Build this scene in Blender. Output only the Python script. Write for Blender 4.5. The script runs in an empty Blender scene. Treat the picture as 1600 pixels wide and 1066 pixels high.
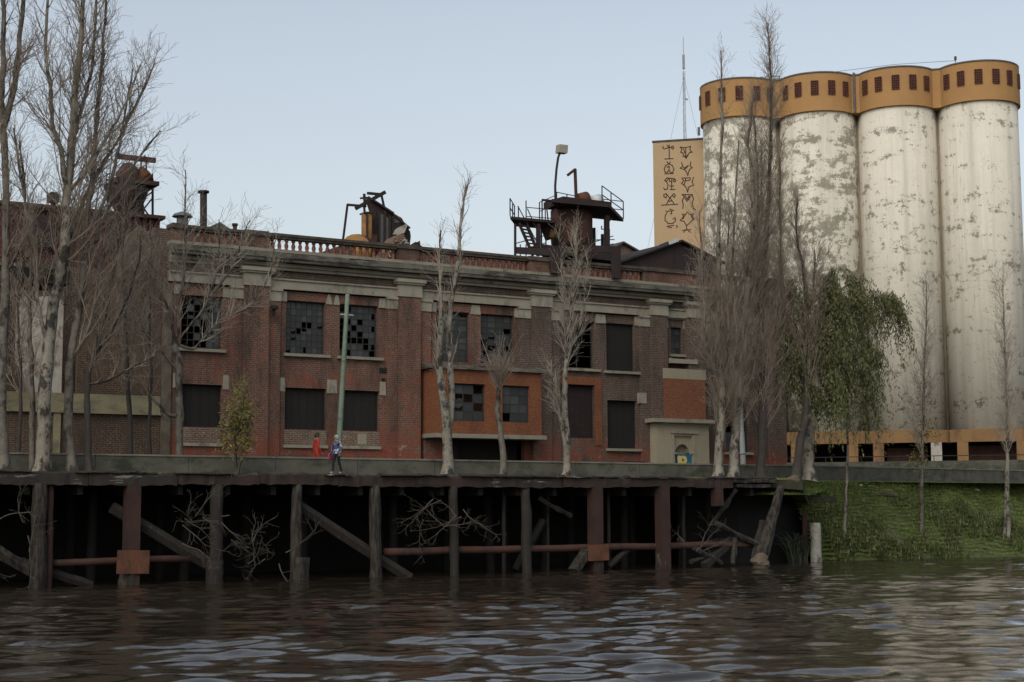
import bpy, bmesh, math, random
import numpy as np
from mathutils import Vector, Matrix
random.seed(7)
rng = np.random.default_rng(7)
S = bpy.context.scene
R = math.radians

# ------------------------------------------------------------------ camera
FPX = 2450.0; TILT = math.atan(267/FPX); ROLL = math.atan(.005); HC = 2.8
cam = bpy.data.cameras.new('camera'); co = bpy.data.objects.new('camera', cam); S.collection.objects.link(co)
cam.sensor_width = 36; cam.lens = FPX/1600*36; cam.clip_start = .5; cam.clip_end = 9000
_f = Vector((0, math.cos(TILT), math.sin(TILT))); _r0 = Vector((1, 0, 0)); _u0 = _r0.cross(_f)
_c, _s = math.cos(ROLL), math.sin(ROLL)
_R = _r0*_c - _u0*_s; _U = _r0*_s + _u0*_c
mw = Matrix((_R, _U, -_f)).transposed().to_4x4(); mw.translation = (0, 0, HC); co.matrix_world = mw
S.camera = co

# ------------------------------------------------------------------ light
SUN_EL, SUN_AZ = 42, 200          # azimuth clockwise from +Y : behind the camera, to the left
w = bpy.data.worlds.new('World'); S.world = w; w.use_nodes = True
wn = w.node_tree.nodes; wl = w.node_tree.links
bg = wn['Background']; sky = wn.new('ShaderNodeTexSky'); sky.sky_type = 'NISHITA'; sky.sun_disc = False
sky.sun_elevation = R(SUN_EL); sky.sun_rotation = R(SUN_AZ); sky.dust_density = 3.0; sky.air_density = 1.3; sky.ozone_density = 1.0
hs = wn.new('ShaderNodeHueSaturation'); hs.inputs['Saturation'].default_value = .5
wl.new(sky.outputs[0], hs.inputs['Color']); wl.new(hs.outputs[0], bg.inputs[0]); bg.inputs[1].default_value = .15
sl = bpy.data.lights.new('sun', 'SUN'); so = bpy.data.objects.new('sun', sl); S.collection.objects.link(so)
sl.energy = .75; sl.angle = R(45); sl.color = (1, .95, .86)
sd = Vector((math.sin(R(SUN_AZ))*math.cos(R(SUN_EL)), math.cos(R(SUN_AZ))*math.cos(R(SUN_EL)), math.sin(R(SUN_EL))))
so.rotation_euler = sd.to_track_quat('Z', 'Y').to_euler()
S.view_settings.view_transform = 'Standard'; S.view_settings.look = 'None'; S.view_settings.gamma = 1
S.view_settings.exposure = 0.09
S.render.engine = 'CYCLES'
S.cycles.max_bounces = 5; S.cycles.diffuse_bounces = 2; S.cycles.glossy_bounces = 3; S.cycles.transmission_bounces = 3
S.cycles.use_denoising = True

# ------------------------------------------------------------------ measuring: a photo pixel -> a point on a real plane
def ray(px, py):
    return (px-800)/FPX*_R - (py-533)/FPX*_U + _f
CP = Vector((0, 0, HC))
def at(px, py, Y):
    d = ray(px, py); return CP + d*(Y/d.y)
def onz(px, py, z):
    d = ray(px, py); return CP + d*((z-HC)/d.z)
class Line:
    """vertical plane through P along compass angle; d along, n outward (towards the river)"""
    def __init__(s, P, ang):
        s.P = Vector(P); a = R(ang); s.d = Vector((math.sin(a), math.cos(a), 0)); s.n = Vector((math.cos(a), -math.sin(a), 0))
        s.rz = math.atan2(s.d.y, s.d.x)
    def uz(s, px, py, out=0):
        d = ray(px, py); t = ((s.P + s.n*out) - CP).dot(s.n)/d.dot(s.n); q = CP + d*t
        return (q - s.P).dot(s.d), q.z
    def w(s, u, z=0, out=0):
        q = s.P + s.d*u + s.n*out; return Vector((q.x, q.y, z))
ZG = 4.42                                   # street level above the river
DECK = Line((-5.574, 68.362, 0), 56.5)      # front edge of the wharf
FAC = Line((-12.197, 78.369, 0), 59)        # factory facade

# ------------------------------------------------------------------ helpers
COL = S.collection
def tag(o, label=None, cat=None, group=None, kind=None):
    if label: o['label'] = label
    if cat: o['category'] = cat
    if group: o['group'] = group
    if kind: o['kind'] = kind
    return o
def empty(name, loc=(0, 0, 0), rz=0, label=None, cat=None, group=None):
    o = bpy.data.objects.new(name, None); COL.objects.link(o); o.location = loc; o.rotation_euler = (0, 0, rz); o.empty_display_size = .2
    return tag(o, label, cat, group)
def link(name, me, parent=None, loc=None):
    o = bpy.data.objects.new(name, me); COL.objects.link(o); o.parent = parent
    if loc is not None: o.location = loc
    return o
def jit(a): return random.uniform(-a, a)

class MB:
    def __init__(s): s.v = []; s.f = []; s.m = []; s.sm = []; s.mi = 0; s.smooth = False
    def add(s, vs, fs):
        b = len(s.v); s.v += [tuple(p) for p in vs]
        for f in fs: s.f.append(tuple(b+i for i in f)); s.m.append(s.mi); s.sm.append(s.smooth)
    def box(s, x0, x1, y0, y1, z0, z1):
        s.add([(x0,y0,z0),(x1,y0,z0),(x1,y1,z0),(x0,y1,z0),(x0,y0,z1),(x1,y0,z1),(x1,y1,z1),(x0,y1,z1)],
              [(0,3,2,1),(4,5,6,7),(0,1,5,4),(1,2,6,5),(2,3,7,6),(3,0,4,7)])
    def bar(s, a, b, w, h=None, up=(0,0,1)):
        h = h or w; a = Vector(a); b = Vector(b); t = (b-a).normalized(); u = Vector(up)
        if abs(t.dot(u)) > .98: u = Vector((0,1,0))
        x = t.cross(u).normalized()*w/2; y = x.cross(t).normalized()*h/2
        s.add([a-x-y,a+x-y,a+x+y,a-x+y,b-x-y,b+x-y,b+x+y,b-x+y],[(0,3,2,1),(4,5,6,7),(0,1,5,4),(1,2,6,5),(2,3,7,6),(3,0,4,7)])
    def quad(s, *p): s.add(p, [tuple(range(len(p)))])
    def tube(s, pts, rad, n=8, cap=True, rough=0):
        pts = [Vector(p) for p in pts]; m = len(pts)
        rad = [rad]*m if not hasattr(rad, '__len__') else rad
        vs = []
        ref = None
        for i, p in enumerate(pts):
            t = (pts[min(i+1, m-1)] - pts[max(i-1, 0)]).normalized()
            if ref is None: ref = Vector((0,0,1)) if abs(t.z) < .9 else Vector((1,0,0))
            x = t.cross(ref).normalized(); y = t.cross(x)
            for k in range(n):
                a = 2*math.pi*k/n; r = rad[i]*(1+jit(rough)); vs.append(p + x*math.cos(a)*r + y*math.sin(a)*r)
        fs = [(i*n+k, i*n+(k+1)%n, (i+1)*n+(k+1)%n, (i+1)*n+k) for i in range(m-1) for k in range(n)]
        if cap: fs += [tuple(range(n))[::-1], tuple((m-1)*n+k for k in range(n))]
        s.add(vs, fs)
    def lathe(s, prof, n=10, cx=0, cy=0):
        s.tube([(cx, cy, z) for r, z in prof], [r for r, z in prof], n)
    def wall(s, u0, u1, z0, z1, y, holes=(), depth=.35):
        """front face at y with rectangular holes (u0,u1,z0,z1) and their reveals"""
        us = sorted({u0, u1, *[min(max(h[i], u0), u1) for h in holes for i in (0, 1)]})
        zs = sorted({z0, z1, *[min(max(h[i], z0), z1) for h in holes for i in (2, 3)]})
        for a, b in zip(us, us[1:]):
            for c, d in zip(zs, zs[1:]):
                m, n = (a+b)/2, (c+d)/2
                if any(h[0] < m < h[1] and h[2] < n < h[3] for h in holes): continue
                s.quad((a,y,c),(b,y,c),(b,y,d),(a,y,d))
        for a, b, c, d in holes:
            e = y+depth
            s.quad((a,y,c),(a,e,c),(a,e,d),(a,y,d)); s.quad((b,y,c),(b,y,d),(b,e,d),(b,e,c))
            s.quad((a,y,d),(a,e,d),(b,e,d),(b,y,d)); s.quad((a,y,c),(b,y,c),(b,e,c),(a,e,c))
    def build(s, name, mats, parent=None, dz=0, loc=None, move=None):
        me = bpy.data.meshes.new(name)
        v = s.v
        if dz: v = [(x, y, z+dz) for x, y, z in v]
        if move is not None: v = [(x-move[0], y-move[1], z-move[2]) for x, y, z in v]
        me.from_pydata(v, [], s.f)
        for m in (mats if isinstance(mats, (list, tuple)) else [mats]): me.materials.append(m)
        me.polygons.foreach_set('material_index', s.m); me.polygons.foreach_set('use_smooth', s.sm); me.update()
        return link(name, me, parent, loc)

def mesh_np(name, V, quads, mats, tris=None, smooth=True, mi=None):
    me = bpy.data.meshes.new(name)
    V = np.asarray(V, np.float32); nq = len(quads); nt = 0 if tris is None else len(tris)
    me.vertices.add(len(V)); me.vertices.foreach_set('co', V.ravel())
    me.loops.add(nq*4+nt*3)
    li = np.concatenate([np.asarray(quads, np.int32).ravel(), np.zeros(0, np.int32) if tris is None else np.asarray(tris, np.int32).ravel()])
    me.loops.foreach_set('vertex_index', li)
    me.polygons.add(nq+nt)
    st = np.concatenate([np.arange(nq)*4, nq*4+np.arange(nt)*3]).astype(np.int32)
    me.polygons.foreach_set('loop_start', st)
    for m in (mats if isinstance(mats, (list, tuple)) else [mats]): me.materials.append(m)
    if mi is not None: me.polygons.foreach_set('material_index', np.asarray(mi, np.int32))
    me.polygons.foreach_set('use_smooth', np.full(nq+nt, smooth)); me.update(calc_edges=True); me.validate()
    return me

def tubes_np(lines, sides):
    """lines: list of (pts, rads) -> V, quads"""
    by = {}
    for p, r in lines: by.setdefault(len(p), []).append((p, r))
    VV, QQ, base = [], [], 0
    for n, L in by.items():
        P = np.array([l[0] for l in L], float); rr = np.array([l[1] for l in L], float)
        T = np.gradient(P, axis=1); T /= np.linalg.norm(T, axis=2, keepdims=True)+1e-9
        ref = np.where(np.abs(T[:, :1, 2:3]) < .9, np.array([0,0,1.]), np.array([1.,0,0]))
        X = np.cross(T, np.broadcast_to(ref, T.shape)); X /= np.linalg.norm(X, axis=2, keepdims=True)+1e-9
        Y = np.cross(T, X)
        a = np.arange(sides)*2*np.pi/sides
        V = P[:, :, None] + rr[:, :, None, None]*(X[:, :, None]*np.cos(a)[None, None, :, None] + Y[:, :, None]*np.sin(a)[None, None, :, None])
        m = len(L)
        i, j, k = np.meshgrid(np.arange(m), np.arange(n-1), np.arange(sides), indexing='ij')
        idx = lambda jj, kk: base + (i*n + jj)*sides + kk
        Q = np.stack([idx(j, k), idx(j, (k+1) % sides), idx(j+1, (k+1) % sides), idx(j+1, k)], -1).reshape(-1, 4)
        VV.append(V.reshape(-1, 3)); QQ.append(Q); base += m*n*sides
    return np.concatenate(VV), np.concatenate(QQ)

# ------------------------------------------------------------------ materials
class NT:
    def __init__(s, name):
        s.m = bpy.data.materials.new(name); s.m.use_nodes = True; s.t = s.m.node_tree; s.b = s.t.nodes['Principled BSDF']
        s.tc = None
    def n(s, ty, **kw):
        x = s.t.nodes.new(ty)
        for k, v in kw.items(): setattr(x, k, v)
        return x
    def l(s, a, b): s.t.links.new(a, b)
    def coord(s, scale=(1,1,1), mode='Object'):
        if s.tc is None: s.tc = s.n('ShaderNodeTexCoord')
        mp = s.n('ShaderNodeMapping'); mp.inputs['Scale'].default_value = scale; s.l(s.tc.outputs[mode], mp.inputs[0]); return mp.outputs[0]
    def noise(s, vec, scale, detail=4, rough=.55, dist=0):
        x = s.n('ShaderNodeTexNoise'); s.l(vec, x.inputs['Vector']); x.inputs['Scale'].default_value = scale
        x.inputs['Detail'].default_value = detail; x.inputs['Roughness'].default_value = rough; x.inputs['Distortion'].default_value = dist; return x.outputs['Fac']
    def ramp(s, fac, a, b, lo=0, hi=1):
        x = s.n('ShaderNodeMapRange'); s.l(fac, x.inputs[0]); x.inputs[1].default_value = a; x.inputs[2].default_value = b
        x.inputs[3].default_value = lo; x.inputs[4].default_value = hi; return x.outputs[0]
    def mix(s, fac, a, b, mode='MIX'):
        x = s.n('ShaderNodeMix', data_type='RGBA', blend_type=mode)
        if isinstance(fac, (int, float)): x.inputs[0].default_value = fac
        else: s.l(fac, x.inputs[0])
        for i, c in ((6, a), (7, b)):
            if isinstance(c, (tuple, list)): x.inputs[i].default_value = (*c[:3], 1)
            else: s.l(c, x.inputs[i])
        return x.outputs[2]
    def mul(s, a, b):
        x = s.n('ShaderNodeMath', operation='MULTIPLY')
        for i, c in ((0, a), (1, b)):
            if isinstance(c, (int, float)): x.inputs[i].default_value = c
            else: s.l(c, x.inputs[i])
        return x.outputs[0]
    def bump(s, h, strength=.3, dist=.05):
        x = s.n('ShaderNodeBump'); s.l(h, x.inputs['Height']); x.inputs['Strength'].default_value = strength; x.inputs['Distance'].default_value = dist
        s.l(x.outputs[0], s.b.inputs['Normal'])
    def done(s, col, rough=.85, metal=0, spec=.3):
        if isinstance(col, (tuple, list)): s.b.inputs['Base Color'].default_value = (*col[:3], 1)
        else: s.l(col, s.b.inputs['Base Color'])
        s.b.inputs['Roughness'].default_value = rough; s.b.inputs['Metallic'].default_value = metal; s.b.inputs['Specular IOR Level'].default_value = spec
        return s.m

def worn(name, a, b, scale=1.5, stain=None, stain_scale=(1,1,.25), lo=.55, hi=.75, rough=.85, bump=.3, fine=14, metal=0, spec=.3):
    t = NT(name); v = t.coord()
    c = t.mix(t.ramp(t.noise(v, scale, 6, .65), .35, .65), a, b)
    f = t.noise(v, fine, 4, .7)
    c = t.mix(t.ramp(f, .3, .7, .0, .35), c, tuple(x*.45 for x in a))
    if stain:
        sv = t.coord(stain_scale); c = t.mix(t.ramp(t.noise(sv, 1.6, 6, .7), lo, hi), c, stain)
    t.bump(f, bump, .03)
    return t.done(c, rough, metal, spec)

def brick(name, c1, c2, mortar, stain, lo=.5, hi=.8, patch=None, plo=.62, phi=.7, row=.1, speck=.35, paint=None):
    t = NT(name); v = t.coord()
    sp = t.n('ShaderNodeSeparateXYZ'); t.l(v, sp.inputs[0]); ad = t.n('ShaderNodeMath', operation='ADD'); t.l(sp.outputs[0], ad.inputs[0]); t.l(sp.outputs[1], ad.inputs[1])
    cb = t.n('ShaderNodeCombineXYZ'); t.l(ad.outputs[0], cb.inputs[0]); t.l(sp.outputs[2], cb.inputs[1])
    bt = t.n('ShaderNodeTexBrick'); t.l(cb.outputs[0], bt.inputs['Vector'])
    for k, x in (('Color1', c1), ('Color2', c2), ('Mortar', mortar)): bt.inputs[k].default_value = (*x, 1)
    bt.inputs['Scale'].default_value = 1; bt.inputs['Mortar Size'].default_value = .014; bt.inputs['Brick Width'].default_value = .29; bt.inputs['Row Height'].default_value = row
    bt.inputs['Mortar Smooth'].default_value = .3
    n2 = t.noise(v, .8, 7, .7); c = bt.outputs['Color']
    wn_ = t.n('ShaderNodeTexVoronoi'); t.l(t.coord((3.5,3.5,10)), wn_.inputs['Vector']); sc = t.n('ShaderNodeSeparateColor'); t.l(wn_.outputs['Color'], sc.inputs[0])
    c = t.mix(t.ramp(sc.outputs[0], .45, 1, 0, .75), c, tuple(x*.35 for x in c1)); c = t.mix(t.ramp(sc.outputs[1], .8, 1, 0, .5), c, tuple(min(1, x*1.7) for x in c1))
    if patch: c = t.mix(t.ramp(t.noise(v, .55, 8, .75, .8), plo, phi, 0, .85), c, patch)
    sv = t.coord((1, 1, .3)); c = t.mix(t.ramp(t.noise(sv, .6, 8, .72), lo, hi, 0, .9), c, stain)
    if paint:
        pm = t.mul(t.ramp(sp.outputs[2], 3.0, 1.5), t.ramp(t.noise(v, 1.3, 8, .75), .44, .5, 0, .85)); c = t.mix(pm, c, paint)
        pm = t.mul(t.ramp(sp.outputs[2], 3.2, 1.8), t.ramp(t.noise(t.coord((1.7,1.7,1.7)), 1.1, 9, .8), .585, .62, 0, .8)); c = t.mix(pm, c, (.26,.21,.165))
    # salt blooming out of the joints, in clouds
    sk = t.mul(t.ramp(t.noise(v, 9, 3, .8), .56, .66), t.ramp(n2, .42, .62, 0, speck)); c = t.mix(sk, c, tuple(min(.4, x*1.8) for x in mortar))
    t.bump(t.mix(.4, bt.outputs['Fac'], n2), .5, .02)
    return t.done(c, .9, 0, .2)

MT = {}
MT['brick_red'] = brick('brick_red', (.155,.072,.049), (.105,.058,.043), (.2,.16,.125), (.032,.026,.022), .45, .66, (.21,.066,.038), .54, .63, paint=(.19,.056,.034))
MT['brick_brown'] = brick('brick_brown', (.098,.064,.05), (.07,.05,.041), (.17,.145,.118), (.032,.026,.022), .46, .7, (.14,.058,.038), .58, .68, speck=.55, paint=(.15,.05,.032))
MT['brick_orange'] = brick('brick_orange', (.2,.076,.036), (.175,.067,.033), (.16,.066,.034), (.07,.036,.025), .46, .8, (.125,.052,.032), .52, .7, row=.17, speck=.15)
MT['brick_panel'] = brick('brick_panel', (.2,.085,.045), (.175,.075,.042), (.16,.07,.045), (.1,.05,.032), .55, .9, row=.17, speck=.1)
MT['brick_pale'] = brick('brick_pale', (.14,.085,.06), (.10,.06,.045), (.26,.22,.165), (.2,.17,.13), .5, .8, speck=.9)
MT['brick_wing'] = brick('brick_wing', (.075,.044,.03), (.055,.034,.026), (.15,.12,.085), (.03,.026,.02), .45, .75, (.12,.095,.07), .6, .7, speck=.6)
MT['stone'] = worn('stone', (.25,.235,.185), (.2,.185,.14), 1.2, (.045,.042,.036), (1,1,.5), .56, .72)
MT['stone_clean'] = worn('stone_clean', (.30,.28,.22), (.24,.22,.17), 1.5, (.09,.083,.066), (1,1,.5), .52, .74)
MT['stone_dark'] = worn('stone_dark', (.16,.15,.115), (.09,.085,.07), 1.6, (.025,.025,.022), (.35,.35,1.4), .47, .62)
MT['coping'] = worn('coping', (.09,.075,.058), (.06,.05,.04), 2, (.03,.027,.022), (1,1,1), .5, .7)
MT['beige'] = worn('beige', (.30,.27,.195), (.27,.24,.17), .8, (.2,.175,.12), (1,1,.3), .55, .85)
MT['band_olive'] = worn('band_olive', (.235,.215,.125), (.175,.16,.1), .9, (.08,.073,.053), (.3,.3,1), .5, .7)
MT['concrete'] = worn('concrete', (.105,.102,.08), (.075,.074,.058), 1.1, (.03,.035,.023), (.6,.6,.9), .46, .66)
MT['render_grey'] = worn('render_grey', (.14,.12,.088), (.09,.075,.056), 1.6, (.06,.042,.03), (1,1,.6), .46, .62)
MT['coping_pale'] = worn('coping_pale', (.2,.19,.155), (.14,.133,.11), 2.0, (.07,.066,.054), (.6,.6,1), .5, .7)
MT['plaster'] = worn('plaster', (.42,.39,.34), (.3,.27,.23), 1.4, (.13,.1,.075), (1,1,.6), .5, .62)
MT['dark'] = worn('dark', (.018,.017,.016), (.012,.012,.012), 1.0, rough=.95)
MT['dark_board'] = worn('dark_board', (.016,.015,.013), (.012,.012,.011), 1.5, (.024,.02,.017), (6,1,.3), .55, .75, rough=.8)
MT['maroon'] = worn('maroon', (.022,.014,.013), (.017,.012,.012), 1.5, (.034,.02,.018), (1,1,4), .55, .7, rough=.8)
MT['frame'] = worn('frame', (.028,.03,.03), (.05,.04,.035), 3)
MT['glass'] = worn('glass', (.034,.038,.038), (.022,.025,.025), 2.2, (.055,.058,.054), (1,1,1), .55, .8, rough=.4, bump=.02, spec=.4)
MT['glass_light'] = worn('glass_light', (.055,.06,.06), (.038,.042,.042), 2.2, rough=.4, bump=.02, spec=.4)
MT['rust'] = worn('rust', (.075,.033,.022), (.045,.024,.019), 2.0, (.022,.017,.016), (1,1,.4), .5, .7, bump=.4)
MT['rust_dark'] = worn('rust_dark', (.026,.021,.02), (.04,.024,.02), 1.5, (.014,.013,.013), (1,1,.4), .5, .7, bump=.4)
MT['rust_orange'] = worn('rust_orange', (.125,.05,.026), (.08,.036,.021), 1.8, (.035,.021,.016), (1,1,.5), .5, .7, bump=.4)
MT['rust_yellow'] = worn('rust_yellow', (.30,.16,.05), (.22,.12,.045), 1.6, (.06,.035,.02), (1,1,.5), .55, .75)
MT['red_metal'] = worn('red_metal', (.075,.023,.02), (.055,.02,.018), .9, (.03,.017,.015), (1,1,.3), .48, .72)
MT['wood_wet'] = worn('wood_wet', (.03,.025,.02), (.018,.016,.014), 1.2, (.085,.078,.064), (4,4,.4), .6, .72, bump=.6)
MT['wood_grey'] = worn('wood_grey', (.062,.053,.04), (.026,.022,.019), 1.8, (.011,.01,.009), (5,5,.7), .46, .56, bump=.7)
MT['wood_red'] = worn('wood_red', (.05,.024,.019), (.03,.018,.016), 1.4, (.015,.013,.012), (1,1,.5), .52, .7, bump=.5)
MT['fascia'] = worn('fascia', (.036,.03,.024), (.024,.02,.017), .8, (.22,.21,.185), (.4,.4,2.6), .57, .66, bump=.6)
MT['fascia_red'] = worn('fascia_red', (.045,.027,.021), (.028,.021,.018), .9, (.016,.014,.012), (.5,.5,2), .5, .66, bump=.6)
MT['mud_shade'] = worn('mud_shade', (.012,.011,.01), (.007,.0065,.006), .7, rough=.85)  # near-black: shade under the wharf and silos put into the colour
MT['white_metal'] = worn('white_metal', (.55,.57,.56), (.45,.47,.46), 2, (.3,.28,.24), (1,1,.4), .6, .8, rough=.5)
MT['grey_metal'] = worn('grey_metal', (.12,.125,.13), (.09,.09,.095), 2, rough=.6)
MT['pole_green'] = worn('pole_green', (.15,.2,.145), (.11,.15,.11), 2, (.07,.09,.065), (1,1,.3), .55, .75, rough=.6)
MT['ochre'] = worn('ochre', (.40,.225,.085), (.36,.2,.08), .5, (.27,.17,.09), (1,1,.22), .55, .85)
MT['ochre_base'] = worn('ochre_base', (.25,.145,.062), (.2,.115,.05), .7, (.1,.06,.033), (1,1,.3), .48, .7)  # darker copy of ochre: dirt and the base's shading put into its colour
MT['joint_shade'] = worn('joint_shade', (.28,.23,.16), (.2,.16,.11), .5, (.1,.07,.045), (1,1,.1), .5, .7)
MT['ochre_red'] = worn('ochre_red', (.44,.225,.07), (.36,.17,.055), .9, (.2,.06,.03), (2,2,.2), .55, .7)
MT['tower'] = worn('tower', (.42,.30,.175), (.39,.28,.16), .4, (.33,.24,.14), (1,1,.2), .55, .9, bump=.1)
MT['brown_grid'] = worn('brown_grid', (.12,.045,.03), (.09,.035,.025), 2)
MT['ink'] = NT('ink').done((.05,.03,.02), .8)
MT['bark_pale'] = worn('bark_pale', (.24,.22,.175), (.145,.13,.104), 2.2, (.03,.026,.022), (1.4,1.4,.9), .49, .58, bump=.9, fine=8)
MT['bark_dark'] = worn('bark_dark', (.05,.043,.036), (.035,.03,.026), 2.2, (.09,.075,.06), (1,1,.5), .58, .7, bump=.6, fine=9)
MT['bark_grey'] = worn('bark_grey', (.16,.143,.115), (.095,.084,.068), 2.2, (.03,.026,.022), (1.4,1.4,.8), .49, .6, bump=.9, fine=8)
MT['twig'] = worn('twig', (.27,.22,.17), (.19,.155,.12), 1.0)
MT['twig_pale'] = worn('twig_pale', (.34,.30,.24), (.23,.2,.16), 1.0)
MT['dead_twig'] = worn('dead_twig', (.085,.075,.06), (.045,.04,.033), 1.5)
MT['ground'] = worn('ground', (.06,.052,.04), (.085,.075,.058), .6, (.045,.055,.022), (1,1,1), .5, .65)
MT['asphalt'] = worn('asphalt', (.05,.05,.05), (.04,.04,.04), .3)
MT['soil'] = worn('soil', (.08,.105,.032), (.07,.078,.034), .8, (.055,.045,.028), (1,1,1), .52, .66, bump=.8)
MT['earth_dark'] = worn('earth_dark', (.04,.042,.018), (.028,.024,.016), 1.2, bump=.8)
MT['tan_rock'] = worn('tan_rock', (.12,.095,.064), (.075,.06,.043), 2, bump=.7)
MT['mast'] = worn('mast', (.3,.31,.32), (.24,.24,.25), 1)
def leafmat(name, a, b, c):
    t = NT(name); g = t.n('ShaderNodeNewGeometry'); r = g.outputs['Random Per Island']
    col = t.mix(t.ramp(r, .1, .6), a, b); col = t.mix(t.ramp(r, .75, 1), col, c); col = t.mix(t.ramp(t.noise(t.coord(), .9, 3), .38, .66, 0, .6), col, tuple(x*.5 for x in a)); col = t.mix(t.ramp(t.noise(t.coord(), 2.3, 3), .52, .72, 0, .55), col, c)
    t.b.inputs['Transmission Weight'].default_value = 0
    return t.done(col, .6, 0, .3)
MT['grass'] = leafmat('grass', (.095,.145,.03), (.14,.19,.045), (.2,.195,.075))
MT['weed'] = leafmat('weed', (.05,.075,.022), (.075,.095,.03), (.15,.13,.06))
MT['willow_leaf'] = leafmat('willow_leaf', (.06,.07,.022), (.092,.102,.036), (.165,.155,.075))
MT['bush_leaf'] = leafmat('bush_leaf', (.095,.1,.02), (.15,.14,.028), (.22,.17,.04))
MT['dark_leaf'] = leafmat('dark_leaf', (.022,.028,.013), (.035,.042,.018), (.06,.06,.028))
MT['ivy_leaf'] = leafmat('ivy_leaf', (.05,.06,.022), (.075,.085,.03), (.12,.11,.045))
MT['reed'] = leafmat('reed', (.022,.032,.018), (.035,.045,.026), (.07,.075,.055))
def cloth(name, c, rough=.9): return worn(name, c, tuple(x*.8 for x in c), 6, bump=.1)
MT['skin'] = NT('skin').done((.25,.13,.085), .6)
MT['hair'] = NT('hair').done((.018,.013,.011), .6)
MT['red_cloth'] = cloth('red_cloth', (.32,.036,.022)); MT['black_cloth'] = cloth('black_cloth', (.014,.014,.016)); MT['grey_cloth'] = cloth('grey_cloth', (.08,.08,.085))
MT['white_cloth'] = cloth('white_cloth', (.36,.37,.37)); MT['pink_cloth'] = cloth('pink_cloth', (.35,.04,.12))
def pattern_cloth():
    t = NT('pattern_cloth'); v = t.coord(); x = t.n('ShaderNodeTexVoronoi'); t.l(v, x.inputs['Vector']); x.inputs['Scale'].default_value = 13
    c = t.n('ShaderNodeValToRGB'); sp = t.n('ShaderNodeSeparateColor'); t.l(x.outputs['Color'], sp.inputs[0]); t.l(sp.outputs[0], c.inputs[0])
    c.color_ramp.interpolation = 'CONSTANT'; e = c.color_ramp.elements
    e[0].color = (.025,.06,.15,1); e[1].position = .3; e[1].color = (.04,.035,.08,1)
    for p, q in ((.5,(.06,.14,.2,1)),(.66,(.35,.06,.1,1)),(.76,(.4,.42,.45,1)),(.86,(.03,.12,.16,1))):
        k = e.new(p); k.color = q
    return t.done(c.outputs[0], .9)
MT['pattern_cloth'] = pattern_cloth()
for k, c in (('mural_blue', (.02,.12,.24)), ('mural_yellow', (.62,.5,.16)), ('mural_teal', (.03,.2,.19)), ('mural_navy', (.03,.035,.12))):
    MT[k] = worn(k, c, tuple(x*.85 for x in c), 3)

def silomat(name, amount, sx):
    t = NT(name); v = t.coord(); base = t.mix(t.ramp(t.noise(v, .35, 4), .35, .65), (.61,.57,.475), (.56,.53,.45))
    streak = t.noise(t.coord((1.3,1.3,.05)), .9, 6, .65); base = t.mix(t.ramp(streak, .45, .68, 0, .75), base, (.40,.375,.31))
    base = t.mix(t.ramp(t.noise(v, 6, 5, .8), .4, .75, 0, .3), base, (.4,.36,.28))
    # flaked paint: ragged blotches gathered into horizontal lift lines
    n1 = t.noise(t.coord((1,1,.8)), 1.1*sx, 13, .82, .15); n2 = t.noise(t.coord((.8,.8,1.7)), .9, 10, .82); n3 = t.noise(t.coord((.12,.12,.9)), 1.3, 2, .5)
    a = t.n('ShaderNodeMath', operation='ADD'); t.l(t.mul(n1, .55), a.inputs[0]); t.l(t.mul(n2, .45), a.inputs[1])
    b = t.n('ShaderNodeMath', operation='ADD'); t.l(a.outputs[0], b.inputs[0]); t.l(t.mul(n3, .22), b.inputs[1])
    c = t.mix(t.ramp(b.outputs[0], amount, amount+.02), base, t.mix(t.ramp(n1, .4, .6), (.28,.26,.2), (.2,.185,.145)))
    c = t.mix(t.ramp(t.noise(t.coord((1.6,1.6,.16)), 2.2, 9, .8), .585, .66, 0, .7), c, (.3,.275,.21))
    t.bump(n1, .15, .03)
    return t.done(c, .85, 0, .25)
MT['silo0'] = silomat('silo0', .605, .8); MT['silo1'] = silomat('silo1', .612, .75); MT['silo2'] = silomat('silo2', .648, 1.3); MT['silo3'] = silomat('silo3', .655, 1.3)

def watermat():
    t = NT('river_water'); v = t.coord((1,1,1))
    h = t.noise(v, 3.2, 5, .65); t.bump(h, .16, .04)
    c = t.mix(t.ramp(t.noise(v, .12, 3), .35, .65), (.02,.016,.011), (.027,.022,.015))
    t.b.inputs['IOR'].default_value = 1.42
    return t.done(c, .04, 0, .5)
MT['water'] = watermat()

# ------------------------------------------------------------------ river
def axis(segs):
    out = [segs[0][0]]
    for a, b, st in segs:
        n = max(1, int(round((b-a)/st))); out += list(np.linspace(a, b, n+1)[1:])
    return np.array(out)
xs = np.unique(np.concatenate([-np.geomspace(34, 3000, 16)[::-1], np.arange(-34, 38.01, .17), np.geomspace(38, 3000, 16)]))
ys = np.unique(np.concatenate([-np.geomspace(8, 3000, 14)[::-1], np.arange(-8, 20, 2.), np.arange(20, 60, .13), np.arange(60, 104.01, .2)]))
X, Y = np.meshgrid(xs, ys)
Z = np.zeros_like(X)
for i in range(60):
    lam = 0.45*(3.5/0.45)**rng.random(); k = 2*np.pi/lam
    th = np.pi/2 + rng.normal(0, .75) + .25
    amp = .0088*lam**.85*rng.uniform(.5, 1.3)/ (1+.12*lam)
    ph = rng.random()*6.28
    ph2 = k*(X*np.cos(th)+Y*np.sin(th)) + ph + 1.3*np.sin(.11*X+.07*Y+ph*3)
    Z += amp*(np.sin(ph2) + .25*np.sin(2*ph2+.6))*.5
grp = .5+.28*np.sin(.21*X+.13*Y+1.)*np.sin(.17*Y-.09*X+.4)+.25*np.sin(.43*X-.31*Y+2.)*np.sin(.29*Y+.37*X)+.2*np.sin(.9*X+.5*Y)*np.sin(.61*Y-.4*X+1.)
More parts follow.
